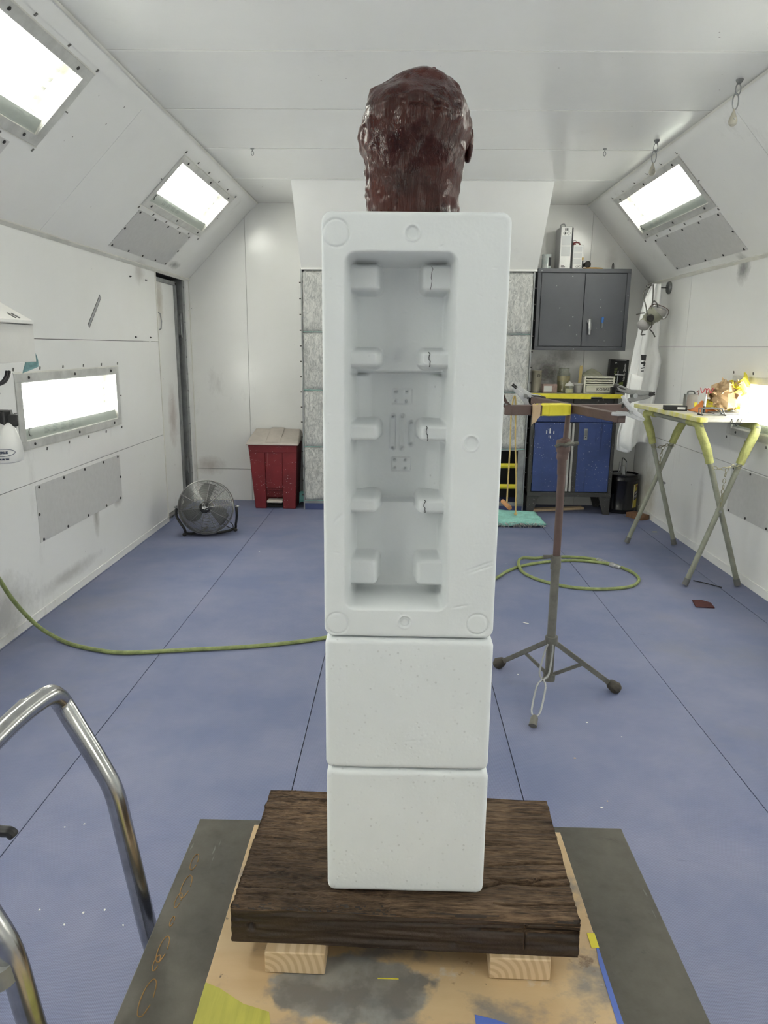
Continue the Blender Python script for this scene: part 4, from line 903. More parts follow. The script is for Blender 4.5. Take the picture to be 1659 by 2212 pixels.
w2 = tag(MB().box(-.05, .05, -.09, .09, 0, .045).build('wood_block', mat('brown_wood', (.22, .11, .055), .6, var=.4, scale=20, vscale=(1, 6, 1)), bev=.003), 'reddish brown wood block on the floor against the black drum', 'block'); w2.location = (2.17, 6.50, 0); w2.rotation_euler = (0, 0, .5)

# black solvent drum
BKX, BKY = 2.098, 6.80
bk = thing('solvent_drum', 'black round steel drum with yellow label in the right back corner', 'drum', (BKX, BKY, 0))
M['drumblack'] = mat('gloss_black_drum', (.006, .006, .008), .22)
mk = Matrix.Translation((BKX, BKY, 0))
MB().lathe([(.136, 0), (.140, .004), (.140, .03), (.143, .036), (.140, .042), (.140, .30), (.144, .306), (.144, .312), (.140, .318), (.140, .345), (.146, .350), (.146, .362), (.138, .362), (.136, .350)], mk, 36).build('drum_shell', 'drumblack', bk)
MB().lathe([(.137, .349), (.05, .353)], mk, 30).build('drum_lid', 'steeldull', bk)
MB().cyl((BKX, BKY, .352), (BKX-.004, BKY, .43), .026, .020, 14).build('spout_base', mat('clear_spout', (.50, .51, .52), .2), bk)
for s_ in (-1, 1): MB().bar((BKX-.004+s_*.034, BKY, .37), (BKX-.002+s_*.030, BKY, .47), .016, .006).build('spout_wing', 'tin', bk)
MB().tube(smooth([(BKX-.012, BKY, .42), (BKX-.014, BKY, .50), (BKX+.006, BKY, .495), (BKX+.028, BKY, .47)], 4), .004, 6).build('spout_wire', 'screw', bk)
MB().tube(smooth([(BKX-.10, BKY-.02, .355), (BKX-.09, BKY-.03, .37), (BKX-.03, BKY-.04, .372), (BKX-.02, BKY-.03, .355)], 4), .005, 6).build('bail', 'steeldull', bk)
def curved(a0, a1, z0, z1, r, m, name, n=10, skew=0):
    mb = MB(); mb.grid(lambda u, v: Vector((BKX+r*math.cos(a0+(a1-a0)*u), BKY+r*math.sin(a0+(a1-a0)*u), z0+(z1-z0)*v+skew*u)), n, 1); return mb.build(name, m, bk)
a0, a1 = math.radians(-57), math.radians(5)
curved(a0, a1, .055, .275, .1412, mat('yellow_label', (.60, .49, .05), .45, var=.1), 'label'); curved(a0+.03, a0+.08, .06, .27, .1416, 'labelwhite', 'label_edge')
curved(a0+.10, a1, .125, .205, .1418, mat('navy_panel', (.012, .010, .03), .4), 'label_panel', skew=.035); curved(a0+.12, a1-.35, .246, .265, .1418, mat('brown_panel', (.17, .045, .008), .4), 'label_panel', skew=.006)
def drumtext(s, size, ang, z, m='labelwhite'):
    o = text(s, size, m, bk, Matrix.Identity(4), align='LEFT', bold=.0006)
    for v in o.data.vertices:
        a = ang+v.co.x/.142; zz, h = v.co.y+.35*v.co.x, v.co.z
        v.co = Vector((BKX+(.1422+h)*math.cos(a)-0, BKY+(.1422+h)*math.sin(a), z+zz))
    o.parent = None; o.matrix_parent_inverse = Matrix(); adopt(o, bk)
drumtext('Lacquer', .034, a0+.14, .187); drumtext('Thinner', .034, a0+.12, .150); drumtext('C', .014, a0+.17, .256, 'tape')

# ------------------------------------------------------------------ tripod work stand, clamps, cord
M['brownmetal'] = mat('brown_oversprayed_metal', (.115, .072, .062), .6, .1, var=.35, scale=10); M['greymetal'] = mat('grey_oversprayed_metal', (.17, .165, .14), .55, .2, var=.4, scale=14)
M['footgrey'] = mat('dusty_rubber', (.075, .066, .052), .75, var=.4, scale=30)
TX, TY = .681, 3.02
st = thing('tripod_stand', 'tall brown tripod work stand with crossed square arms and yellow tape', 'stand', (TX, TY, 0))
pts_ = [onY(1186, 1465, TY), onY(1191, 1385, TY), onY(1199, 1222, TY)]
MB().tube([onY(1185, 1468, TY), onY(1201, 1212, TY)], .0185, 14).build('lower_tube', 'greymetal', st)
MB().tube([onY(1201, 1220, TY), onY(1214, 1010, TY)], [.0155, .0165], 14).build('upper_tube', 'brownmetal', st)
MB().tube([onY(1200, 1228, TY), onY(1201, 1200, TY)], .0225, 14).build('collar', 'greymetal', st)
ky = onY(1200, 1207, TY); MB().bar(ky+Vector((-.055, -.01, .012)), ky+Vector((-.015, 0, .010)), .008, .012).build('thumb_screw', 'greymetal', st)
MB().tube(smooth([onY(1213, 1025, TY), onY(1214, 995, TY), onY(1216, 978, TY), onY(1217, 962, TY), onY(1219, 950, TY)], 4), [.0185]*5+[.024]*4+[.029]*4+[.030]*3+[.018], 14).build('clamp_head', 'brownmetal', st)
MB().ball(onY(1221, 955, TY), (.027, .024, .020), 12, 8).build('clamp_knuckle', 'brownmetal', st)
wv = onY(1222, 962, TY-.03); MB().tube(smooth([wv+Vector((-.042, 0, -.006)), wv+Vector((-.02, 0, .004)), wv, wv+Vector((.02, 0, .008)), wv+Vector((.032, .01, .006))], 3), [.007]*3+[.006]*3+[.010]*3+[.007]*4, 8).build('wing_screw', 'greymetal', st)
w2_ = onY(1240, 959, TY); MB().tube([w2_+Vector((-.02, 0, 0)), w2_, w2_+Vector((.018, 0, .004))], [.005, .010, .007], 8).build('wing_screw', 'greymetal', st)
MB().tube([onY(1221, 950, TY), onY(1229, 884, TY)], .0105, 12).build('top_rod', 'brownmetal', st)
aL, aR = onY(1097, 886, 2.82), onY(1352, 882, 3.24); bL, bR = onY(1153, 867, 3.36), onY(1343, 906, 2.70)
arm1 = MB().bar(aL, aR, .040, .038).build('square_arm', 'brownmetal', st, bev=.003); arm2 = MB().bar(bL+Vector((0, 0, .004)), bR+Vector((0, 0, .004)), .034, .034).build('square_arm', 'brownmetal', st, bev=.003)
d1 = (aR-aL).normalized(); armlen = (aR-aL).length; tA, tB = aL+d1*.185, aL+d1*.33*.98
ta = MB().bar(aL+d1*.165, aL+d1*.335, .045, .046).bar(aL+d1*.20, aL+d1*.32, .047, .049).build('tape_wrap', 'tape', st, bev=.006); ta['label'] = 'yellow tape wrapped round the arm'
MB().grid(lambda u, v: aL+d1*(.125+.045*u)+Vector((0, -.030-.004*math.sin(v*5), .024-.085*v*(1-.4*u)+.004*math.sin(u*9))), 5, 6).build('paper_flap', mat('tan_paper', (.55, .40, .25), .8, var=.2), st, solid=.001)
for (fx, fy), ky_ in (((1328, 1484), 0), ((1078, 1432), 1)):
    ft = onZ(fx, fy, .025); hub = Vector((pts_[1].x, TY, .245)); dr_ = (ft-hub); mid_ = hub+dr_*.50
    lg = MB().bar(hub+dr_*.06, hub+dr_*.95, .012, .022).build('leg', 'greymetal', st, bev=.002)
    low = Vector((pts_[0].x, TY, .075)); MB().bar(low+(mid_-low)*.06, mid_, .006, .016).build('brace', 'greymetal', lg)
    MB().tube([hub+dr_*.90, hub+dr_*.93, hub+dr_*1.02, Vector((hub+dr_*1.06).to_tuple())], [.014, .022, .028, .020], 10).build('rubber_foot', 'footgrey', lg)
ft = onZ(1152, 1562, .02); hub = Vector((pts_[1].x, TY, .245)); dr_ = ft-hub; sdv = dr_.cross(Vector((0, 0, 1))).normalized()
for s_ in (-1, 1):
    lg = MB().tube(smooth([hub+dr_*.03+sdv*s_*.006, hub+dr_*.14+sdv*s_*.016, hub+dr_*.42+sdv*s_*.020, hub+dr_*.50+sdv*s_*.004, hub+dr_*.58+sdv*s_*.018, hub+dr_*.86+sdv*s_*.018, hub+dr_*.93+sdv*s_*.004, hub+dr_*.98+sdv*s_*.004], 3), .0042, 7).build('leg', 'galv', st); lg['label'] = 'bent wire half of the third leg'
MB().tube([hub+dr_*.92, hub+dr_*.94, hub+dr_*1.03], [.010, .015, .017], 12).build('rubber_foot', 'greymetal', st)
MB().tube([Vector((pts_[1].x, TY, .225)), Vector((pts_[1].x, TY, .262))], .027, 14).build('leg_hub', 'greymetal', st); MB().tube([Vector((pts_[0].x, TY, .055)), Vector((pts_[0].x, TY, .085))], .026, 14).build('brace_hub', 'greymetal', st)
low = Vector((pts_[0].x, TY, .075)); MB().bar(low, hub+dr_*.50, .006, .014).build('brace', 'greymetal', st)

def clamp(label, mtx, s, m1, m2):
    t = thing('spring_clamp', label, 'clamp', mtx.translation)
    for y in (1, -1):
        poly = [(-.095, .050), (-.085, .030), (-.03, .006), (.02, -.004), (.072, .001), (.078, .006), (.05, .020), (.012, .024), (-.028, .030), (-.075, .056)]
        poly = [(a*s, b*y*s) for a, b in poly]; poly = poly if y > 0 else poly[::-1]
        j_ = MB().prism(poly, -.011*s*(1 if y > 0 else .8), .011*s*(1 if y > 0 else .8), mtx).build('jaw', m1, t, bev=.0025*s)
        MB().tube([mtx @ Vector((a*s, b*y*s, 0)) for a, b in ((-.104, .058), (-.07, .040), (-.032, .022))], [.010*s, .013*s, .009*s], 8).build('grip', m2, j_)
        MB().box(.052*s, .080*s, .001*s if y > 0 else -.008*s, .008*s if y > 0 else -.001*s, -.012*s, .012*s, mtx).build('jaw_pad', m2, j_)
    MB().cyl(mtx @ Vector((-.012*s, 0, -.017*s)), mtx @ Vector((-.012*s, 0, .017*s)), .011*s, n=14).build('pivot', 'galv', t)
    MB().tube([mtx @ Vector((-.02*s+.010*s*math.cos(a), .010*s*math.sin(a), 0)) for a in np.linspace(0, 12, 26)], .0025*s, 5).build('spring', 'screw', t)
    return t
M['clampgrey'] = mat('grey_clamp', (.26, .26, .25), .45, .2, var=.3, scale=30); M['clampwhite'] = mat('oversprayed_pale_clamp', (.56, .57, .58), .5, var=.3, scale=20)
def cm(c, ang, tilt=0): return Matrix.Translation(c) @ Matrix.Rotation(tilt, 4, 'Z') @ frame((0, 0, 0), (math.cos(ang), 0, math.sin(ang)), (-math.sin(ang), 0, math.cos(ang)))
clamp('grey spring clamp with open jaws at the right tip of the stand', cm(onY(1376, 854, 3.20), .12), .92, 'clampgrey', 'rubber')
clamp('pale oversprayed spring clamp gripping the near right arm of the stand', cm(onY(1366, 893, 2.68), -.48), .62, 'clampwhite', 'clampwhite')
clamp('silver and black spring clamp on the far left arm holding the yellow cord', cm(onY(1131, 852, 3.38), 2.45), .85, 'clampwhite', 'rubber')
clamp('dark brown spring clamp at the left tip of the taped arm', cm(onY(1096, 876, 2.84), -.62), .45, 'brownmetal', 'rubber')
cd = thing('cord_loop', 'yellow cord loop with a wooden dowel hanging from the stand', 'cord', onY(1113, 855, 3.36))
M['cord'] = mat('yellow_tan_cord', (.56, .42, .16), .8, var=.2, scale=60)
MB().tube(smooth([onY(x, y, 3.36) for x, y in ((1095, 1084), (1098, 1030), (1102, 960), (1104, 900), (1108, 866), (1112, 855), (1114, 868), (1114, 900), (1113, 950), (1115, 1030), (1114, 1108))], 4), .0034, 6).build('cord', 'cord', cd)
MB().ball(onY(1114, 1110, 3.36), .008, 8, 6).build('knot', 'cord', cd)
dwl = MB().cyl(onY(1086, 1083, 3.40), onY(1101, 1097, 3.30), .0105, n=14).build('dowel', mat('orange_wood', (.50, .24, .085), .5, var=.2), cd)

# ------------------------------------------------------------------ folding table against the right wall
def tabletop_mat():
    t = NT('paint_crusted_board'); t.set(Roughness=.6)
    c = t.mix(t.ramp(t.noise(7, 5, .65), [(.4, 0.0), (.62, 1.0)]), (.66, .64, .58), (.56, .53, .45)); c = t.mix(t.ramp(t.noise(4, 4, .6), [(.62, 0.0), (.68, .8)]), c, (.62, .58, .16)); t.color(c); return t.m
M['board'] = tabletop_mat()
M['legpaint'] = mat('grey_green_tube', (.33, .34, .27), .5, .1, var=.35, scale=9); M['wrap'] = mat('yellow_green_wrapping', (.46, .47, .17), .75, var=.35, scale=24, bump=.8, bscale=50)
tb = thing('folding_table', 'paint crusted folding work table with crossed tube legs by the right wall', 'table', (2.03, 5.06, 0))
TT = 1.088
MB().prism([(1.838, 4.52), (2.262, 4.52), (2.262, 5.66), (1.800, 5.68)], TT-.028, TT).build('table_top', 'board', tb, bev=.006)
MB().prism([(1.834, 4.516), (1.885, 4.516), (1.842, 4.62), (1.808, 5.684), (1.796, 5.684)], TT-.030, TT+.0006).build('yellow_edge', mat('patchy_yellow_paint', (.66, .62, .13), .6, var=.5, scale=14, dark=(.68, .66, .55)), tb, bev=.004)
ms = MB()
for k, x in enumerate((2.022, 2.035, 2.060, 2.075, 2.082)): ms.bar((x, 4.5188, TT-.026), (x+.006*(-1)**k, 4.5188, TT-.004), .003, .0012)
q = ms.build('brush_mark', 'ink', tb); q['kind'] = 'stuff'
ms = MB().prism([(1.842, 5.0), (1.865, 4.9), (1.868, 4.72), (1.850, 4.72)], TT-.0305, TT-.029).build('purple_stain', mat('purple_paint', (.30, .10, .20), .6), tb)
RL = TT-.052
for a, c_, d_, b in (((2.205, 4.545, .012), (1.875, 4.575), (1.850, 5.555), (2.160, 5.560, .012)), ((1.862, 4.560, .012), (2.205, 4.575), (2.150, 5.555), (1.800, 5.590, .012))):
    A, B = Vector(a), Vector(b); c1, c2 = Vector((*c_, RL)), Vector((*d_, RL)); off = .014 if a[0] > 2 else -.014
    A.y += off; c1.y += off
    pth = [A, A.lerp(c1, .5), A.lerp(c1, .88), c1+Vector((0, .012, -.030)), c1+Vector((0, .05, 0)), c1.lerp(c2, .5), c2+Vector((0, -.05, 0)), c2+Vector((0, -.012, -.03)), B.lerp(c2, .88), B.lerp(c2, .5), B]
    lg = MB().tube(smooth(pth, 4), .0170, 12).build('leg_frame', 'legpaint', tb)
    for C_, E_, sg in ((c1, A, 1), (c2, B, -1)):
        MB().tube(smooth([C_+Vector((0, sg*.20, .0)), C_+Vector((0, sg*.05, 0)), C_+Vector((0, sg*.010, -.032)), E_.lerp(C_, .86), E_.lerp(C_, .77)], 4), [.023]*4+[.027]*5+[.029]*5+[.026]*3, 12).build('wrapped_pad', 'wrap', lg)
        MB().tube([E_, E_+(C_-E_).normalized()*.045], [.0205, .0195], 12).build('end_cap', mat('grey_cap', (.14, .14, .135), .6), lg)
for yy in (4.56, 5.56):
    MB().cyl((2.03, yy-.03, .50), (2.03, yy+.03, .50), .009, n=10).build('pivot_bolt', 'galv', tb)
def chain(parent, pts_, name='chain_link', r=.0024, L=.030):
    P = smooth(pts_, 8); acc = [P[0]]; tot = 0
    for i in range(1, len(P)):
        if (P[i]-acc[-1]).length >= L*.74: acc.append(P[i])
    for i in range(len(acc)-1):
        c_ = (acc[i]+acc[i+1])/2; d_ = (acc[i+1]-acc[i]).normalized(); s_ = d_.cross(Vector((0, 1, 0)) if abs(d_.y) < .9 else Vector((1, 0, 0))).normalized()
        if i % 2: s_ = d_.cross(s_)
        MB().tube([c_+d_*(L*.5*math.cos(a))+s_*(L*.30*math.sin(a)) for a in np.linspace(0, 2*math.pi, 11)[:-1]], r, 5, closed=True).build(name, M['chainm'], parent)
M['chainm'] = mat('dull_brass_chain', (.34, .32, .20), .4, .6, var=.3)
for y_, xa, xb, z_ in ((4.54, 1.955, 2.125, .78), (5.545, 1.91, 2.075, .78)):
    chain(tb, [Vector((xa, y_, z_)), Vector((xa+.05, y_-.01, z_-.008)), Vector((xb-.05, y_-.01, z_+.012)), Vector((xb, y_, z_))])
    chain(tb, [Vector((xa+.085, y_-.012, z_)), Vector((xa+.075, y_-.012, z_-.06)), Vector((xa+.068, y_-.012, z_-.16 if y_ > 5 else z_-.26))])
# things on the folding table
tag(MB().box(0, .148, 0, .10, 0, .030).build('black_case', mat('matt_black_case', (.022, .022, .022), .5), bev=.003), 'flat black box with a white sticker on the left of the folding table', 'box'); bo = bpy.data.objects['black_case']; bo.location = (1.805, 5.06, TT+.0007); bo.rotation_euler = (0, 0, -.25)
MB().box(.085, .135, -.0015, .0, .008, .024, bo.matrix_basis if False else Matrix.Translation(bo.location) @ Matrix.Rotation(-.25, 4, 'Z')).build('sticker', 'labelwhite', bo)
tag(MB().grid(lambda u, v: Vector((1.968+.150*u, 4.90+.17*v, TT+.004+.058*abs(math.sin(math.pi*u))*math.sin(math.pi*v)*(.6+.8*abs(noise.noise(Vector((u*4, v*5, 7))))))), 26, 20).build('orange_rag', mat('orange_cloth', (.78, .27, .085), .85, var=.2, scale=14), solid=.004, angle=60), 'crumpled orange cloth in the middle of the folding table', 'cloth')
gx = thing('steel_box', 'grey steel box with a yellow sticker standing behind the orange cloth', 'box', (1.98, 5.2, TT))
MB().box(1.985, 2.065, 5.15, 5.21, TT+.001, TT+.105).build('box_body', 'galv', gx, bev=.004); MB().box(2.04, 2.062, 5.1485, 5.15, TT+.02, TT+.05).build('sticker', 'tape', gx)
MB().tube(smooth([(2.0, 5.18, TT+.105), (2.005, 5.18, TT+.122), (2.04, 5.18, TT+.122), (2.05, 5.18, TT+.105)], 4), .006, 6).build('handle', 'steeldull', gx)
MB().tube(smooth([(2.062, 5.16, TT+.08), (2.066, 5.15, TT+.13), (2.05, 5.15, TT+.118)], 4), .003, 5).build('wire', 'redplastic', gx)
pn = thing('hook_tool', 'upright white and black tool with a red double wire hook on top', 'tool', (2.02, 4.9, TT))
px_ = onY(1521, 885, 4.86).x
MB().cyl((px_, 4.86, TT+.0005), (px_, 4.86, TT+.045), .009, .009, 12).build('black_base', 'black', pn); MB().cyl((px_, 4.86, TT+.045), (px_+.004, 4.86, TT+.125), .0085, .007, 12).build('white_barrel', 'tin', pn)
rdk = mat('red_wire', (.33, .03, .035), .4); MB().cyl((px_+.004, 4.86, TT+.12), (px_+.004, 4.86, TT+.155), .0045, n=8).build('hook_stem', rdk, pn)
for s_ in (-1, 1): MB().tube(smooth([(px_+.004, 4.86, TT+.150), (px_+.004+s_*.012, 4.86, TT+.160), (px_+.004+s_*.020, 4.86, TT+.138), (px_+.004+s_*.032, 4.86, TT+.135), (px_+.004+s_*.040, 4.86, TT+.165)], 4), .0036, 6).build('hook', rdk, pn)
ws = thing('wire_stand', 'small bent wire stand at the front of the folding table', 'stand', (2.0, 4.72, TT))
for y_ in (4.70, 4.745): MB().tube(smooth([(1.905, y_-.03, TT+.006), (1.915, y_, TT+.035), (1.925, y_, TT+.043), (2.035, y_, TT+.043), (2.045, y_, TT+.035), (2.05, y_-.03, TT+.006)], 3), .0042, 6).build('wire_bow', 'steeldull', ws)
for x_ in (1.905, 2.05): MB().tube([(x_, 4.66, TT+.0055), (x_, 4.73, TT+.0055)], .005, 6).build('wire_foot', 'rubber', ws)
MB().tube([(1.905, 4.67, TT+.006), (2.05, 4.67, TT+.006)], .004, 6).build('cross_wire', 'galv', ws)
tag(MB().box(2.035, 2.255, 4.80, 5.0, TT+.001, TT+.010).build('dark_tray', 'steeldull', bev=.002), 'thin dark tray under the crumpled masking paper', 'tray')
pp = thing('masking_paper', 'heap of crumpled brown masking paper with yellow tape on the folding table', 'paper', (2.15, 4.9, TT+.01))
M['kraft'] = mat('brown_kraft_paper', (.62, .44, .25), .75, var=.3, scale=9); rp = random.Random(21)
pc = Vector((2.142, 4.90, TT+.105))
def crumple(c, r, seed):
    mb = MB(); nu, nv = 14, 10; vs = []
    for j_ in range(nv+1):
        for i_ in range(nu):
            th = math.pi*j_/nv; ph = 2*math.pi*i_/nu; n_ = Vector((math.sin(th)*math.cos(ph), math.sin(th)*math.sin(ph), math.cos(th)))
            k = 1+.50*noise.noise(n_*1.7+Vector((seed, 0, 0)))+.32*abs(noise.noise(n_*4+Vector((0, seed, 0)))); p = c+Vector((n_.x*r[0]*k, n_.y*r[1]*k, n_.z*r[2]*k)); p.z = max(p.z, TT+.0115); p.x = min(p.x, 2.258); vs.append(p)
    return mb.add(vs, [(j_*nu+i_, (j_+1)*nu+i_, (j_+1)*nu+(i_+1) % nu, j_*nu+(i_+1) % nu) for j_ in range(nv) for i_ in range(nu)])
crumple(pc, (.098, .09, .082), 3).build('paper_core', 'kraft', pp, smooth=False)
for k in range(40):
    an = rp.uniform(0, 6.28); ph = rp.uniform(-.9, 1.3); d_ = Vector((math.cos(an)*math.cos(ph)*.098, math.sin(an)*math.cos(ph)*.08, math.sin(ph)*.085)); c_ = pc+d_
    a_ = Vector((rp.uniform(-1, 1), rp.uniform(-1, 1), rp.uniform(-1, 1))).normalized(); b_ = a_.orthogonal().normalized(); w_ = rp.uniform(.035, .06)
    def fn(u, v, c_=c_, a_=a_, b_=b_, w_=w_, k=k):
        p = c_+a_*(u-.5)*w_*1.5+b_*(v-.5)*w_+a_.cross(b_)*(.020*math.sin(u*5+k)+.016*noise.noise(Vector((u*3, v*3, k*1.7)))); p.z = max(p.z, TT+.012); p.x = min(p.x, 2.258); return p
    MB().grid(fn, 5, 4).build('paper_fold', 'tape' if k % 4 == 0 else 'kraft', pp, smooth=False, solid=.001)
for k in range(4):
    c_ = onY(1585+8*k, 862-13*k, 4.85); a_ = Vector((.6, .1, .75)); b_ = Vector((.7, 0, -.5))
    MB().grid(lambda u, v: Vector((min(c_.x+(a_.x*(u-.5)+b_.x*(v-.5))*.075, 2.258), c_.y+.03*math.sin(u*4+k), c_.z+(a_.z*(u-.5)+b_.z*(v-.5))*.085+.01*math.sin(v*6))), 6, 5).build('tape_ribbon', 'tape' if k % 2 else 'kraft', pp, smooth=False, solid=.001)
cdp = tag(MB().box(-.050, .050, -.0015, .0015, 0, .092).build('note_card', 'labelwhite'), 'white card covered in blue handwriting at the front of the table', 'card'); cdp.location = (2.152, 4.60, TT+.002); cdp.rotation_euler = (.10, 0, .05)
wm = Matrix.Translation(cdp.location) @ Matrix.Rotation(.05, 4, 'Z') @ Matrix.Rotation(.10, 4, 'X'); sb = MB(); rs_ = random.Random(9)
for k in range(8):
    x = -.044
    while x < .036:
        l = rs_.uniform(.006, .016); y = .012+.009*k
        if not (k in (4, 5) and x > .0): sb.tube([wm @ Vector((x+l*t/6, -.0018, y+.0022*math.sin(t*2.6+k))) for t in range(7)], .0006, 4)
        x += l+rs_.uniform(.003, .007)
for k in range(3): sb.tube([wm @ Vector((-.03+.05*t/8, -.0018, .052-.0035*k-.024*t/8+.002*math.sin(t*2+k))) for t in range(9)], .0009, 4)
q = sb.build('handwriting', mat('blue_ink', (.10, .12, .34), .6), cdp, smooth=False); q['kind'] = 'stuff'

# ------------------------------------------------------------------ coverall and respirator on a magnetic hook
hk = thing('magnetic_hook', 'round grey magnetic hook high on the right wall holding the coverall', 'hook', (XR, 6.45, 2.0))
HYc = 6.50; hz_ = onX(1442, 622, XR).z
MB().lathe([(.052, 0), (.052, .012), (.046, .020), (.012, .022), (.012, .03)], frame((XR, HYc, hz_-.003), (0, 1, 0), (0, 0, -1)) @ Matrix.Rotation(math.pi, 4, 'X') if False else Matrix.Translation((XR, HYc, hz_-.003)) @ Matrix.Rotation(-math.pi/2, 4, 'Y'), 24).build('magnet_disc', 'steeldull', hk)
MB().tube([(XR-.02, HYc, hz_-.004), (XR-.19, HYc, hz_-.002), (XR-.20, HYc, hz_+.012)], .004, 6).build('hook_rod', 'screw', hk)
rows = [(613, 1409, 1428), (632, 1399, 1427), (652, 1391, 1426), (686, 1382, 1426), (720, 1377, 1425), (754, 1369, 1424), (781, 1364, 1430), (820, 1356, 1426), (846, 1351, 1421), (900, 1342, 1413), (936, 1333, 1408), (965, 1331, 1404)]
CYC = 6.40
cv = thing('coverall', 'white coverall with a black chest print hanging in the right corner', 'coverall', (2.1, CYC, 2.0))
RY = [r_[0] for r_ in rows]
def coat(u, v, off=0):
    y = RY[0]+(RY[-1]-RY[0])*v; l = np.interp(y, RY, [r_[1] for r_ in rows]); r_ = np.interp(y, RY, [r_[2] for r_ in rows])
    hem = 10*math.sin(u*5.2+.6)*sstep(.90, 1.0, np.array(v)) + (14*u if v > .999 else 0)*0
    amp = .008+.026*v
    p = onY(l+(r_-l)*u, y+float(hem), CYC); f = amp*math.sin(u*11+v*1.5)+.6*amp*math.sin(u*23+1+v*4)*v+.012*noise.noise(Vector((u*6, v*14, 2)))
    p.y += f-.05*math.sin(math.pi*u)*min(1, v*2)-off+.10*(u-.3)*v
    p.x = min(p.x, XR-.006); p.y = min(p.y, YB-.05); return p
M['coverall'] = mat('white_coverall_fabric', (.90, .90, .885), .8, var=.03, scale=20)
MB().grid(coat, 44, 70).build('garment', 'coverall', cv, solid=.004, angle=80)
MB().grid(lambda u, v: coat(.17+.035*u+.05*v, .20+.74*v, .010), 2, 40).build('zip_placket', 'coverall', cv, solid=.003)
for a, b in (((.02, .55), (.34, .97)),): MB().grid(lambda u, v: coat(a[0]+(b[0]-a[0])*u, a[1]+(b[1]-a[1])*v+.02*u, .045+.03*math.sin(math.pi*u)), 8, 14).build('sleeve', 'coverall', cv, solid=.004, angle=80)
def uv_of(px, py):
    l = np.interp(py, RY, [r_[1] for r_ in rows]); r_ = np.interp(py, RY, [r_[2] for r_ in rows]); return (px-l)/(r_-l), (py-RY[0])/(RY[-1]-RY[0])
for poly in ([(1380.5, 766), (1391, 766), (1388.6, 779), (1380.3, 778)], [(1379.5, 783), (1386, 780), (1388, 783.5), (1386, 791), (1382, 791), (1384, 786), (1379.3, 786)], [(1379, 794), (1385, 792.5), (1385, 794.5), (1379.2, 796.5)], [(1378.5, 800), (1383, 799.5), (1383.2, 801.5), (1378.3, 802)]):
    P = [coat(*uv_of(x, y), .016) for x, y in poly]; MB().add(P, [tuple(range(len(P)))]).build('chest_print', 'ink', cv, smooth=False, solid=.001)
rsp = thing('respirator', 'grey full face respirator with dark straps hanging over the coverall', 'respirator', onY(1405, 685, 6.24))
RYC = 6.24
M['rubbergrey'] = mat('grey_green_rubber', (.27, .27, .21), .5, var=.2); M['maskgrey'] = mat('warm_grey_rubber', (.33, .32, .31), .55, var=.2)
ax0, ax1 = onY(1388, 700, RYC), onY(1413, 680, RYC-.02); am = frame(ax0, (0, -1, 0), (ax1-ax0).cross(Vector((0, -1, 0)))*-1)
MB().tube(smooth([onY(1384, 704, RYC+.02), onY(1392, 699, RYC), onY(1402, 690, RYC), onY(1412, 681, RYC-.02), onY(1420, 674, RYC-.03)], 4), [.030]*3+[.045]*4+[.056]*4+[.066]*4+[.070]*2, 16).build('face_piece', 'rubbergrey', rsp)
MB().tube(smooth([onY(1383, 697, RYC-.03), onY(1388, 703, RYC-.05), onY(1397, 706, RYC-.03)], 4), [.030, .034, .036, .038, .038, .038, .036, .034, .028], 12).build('chin_cup', 'maskgrey', rsp)
MB().lathe([(.028, -.012), (.030, 0), (.022, .006), (.010, .002)], frame(onY(1405, 687, RYC-.085), (1, 0, .4), (-.4, 0, 1)), 18).build('filter_port', 'rubber', rsp)
vc = onY(1423, 674, RYC-.03); va = (onY(1436, 678, RYC-.03)-onY(1410, 668, RYC-.03)); vb = Vector((.30, -.25, .92)).normalized(); va.normalize(); vb = (vb-va*vb.dot(va)).normalized()
loop = [vc+va*(.068*math.copysign(abs(math.cos(a))**.6, math.cos(a)))+vb*(.040*math.copysign(abs(math.sin(a))**.6, math.sin(a))) for a in np.linspace(0, 2*math.pi, 25)[:-1]]
MB().tube(loop, .0075, 8, closed=True).build('visor_frame', 'tin', rsp); MB().tube([p+va.cross(vb)*(-.012 if va.cross(vb).y < 0 else .012) for p in [vc+(p-vc)*1.10 for p in loop]], .0085, 8, closed=True).build('visor_seal', mat('brick_seal', (.12, .075, .065), .6), rsp)
MB().add([vc+(p-vc)*.98 for p in loop], [tuple(range(len(loop)))]).build('visor', mat('hazy_visor', (.50, .49, .47), .2), rsp, solid=.004)
M['strap'] = mat('dark_strap', (.10, .095, .085), .7)
for P_ in (((1398, 690), (1396, 665), (1390, 640), (1395, 625), (1409, 615)), ((1408, 668), (1410, 645), (1411, 625), (1411, 614)), ((1393, 676), (1384, 677), (1374, 680)), ((1408, 657), (1413, 650), (1419, 656), (1421, 664)), ((1409, 688), (1408, 704), (1404, 711), (1410, 718), (1415, 728)), ((1388, 705), (1387, 716), (1385, 723), (1394, 722))):
    MB().tube(smooth([onY(x, y, RYC-.06 if y > 650 else RYC) for x, y in P_], 4), .0052, 5).build('strap', 'strap', rsp)

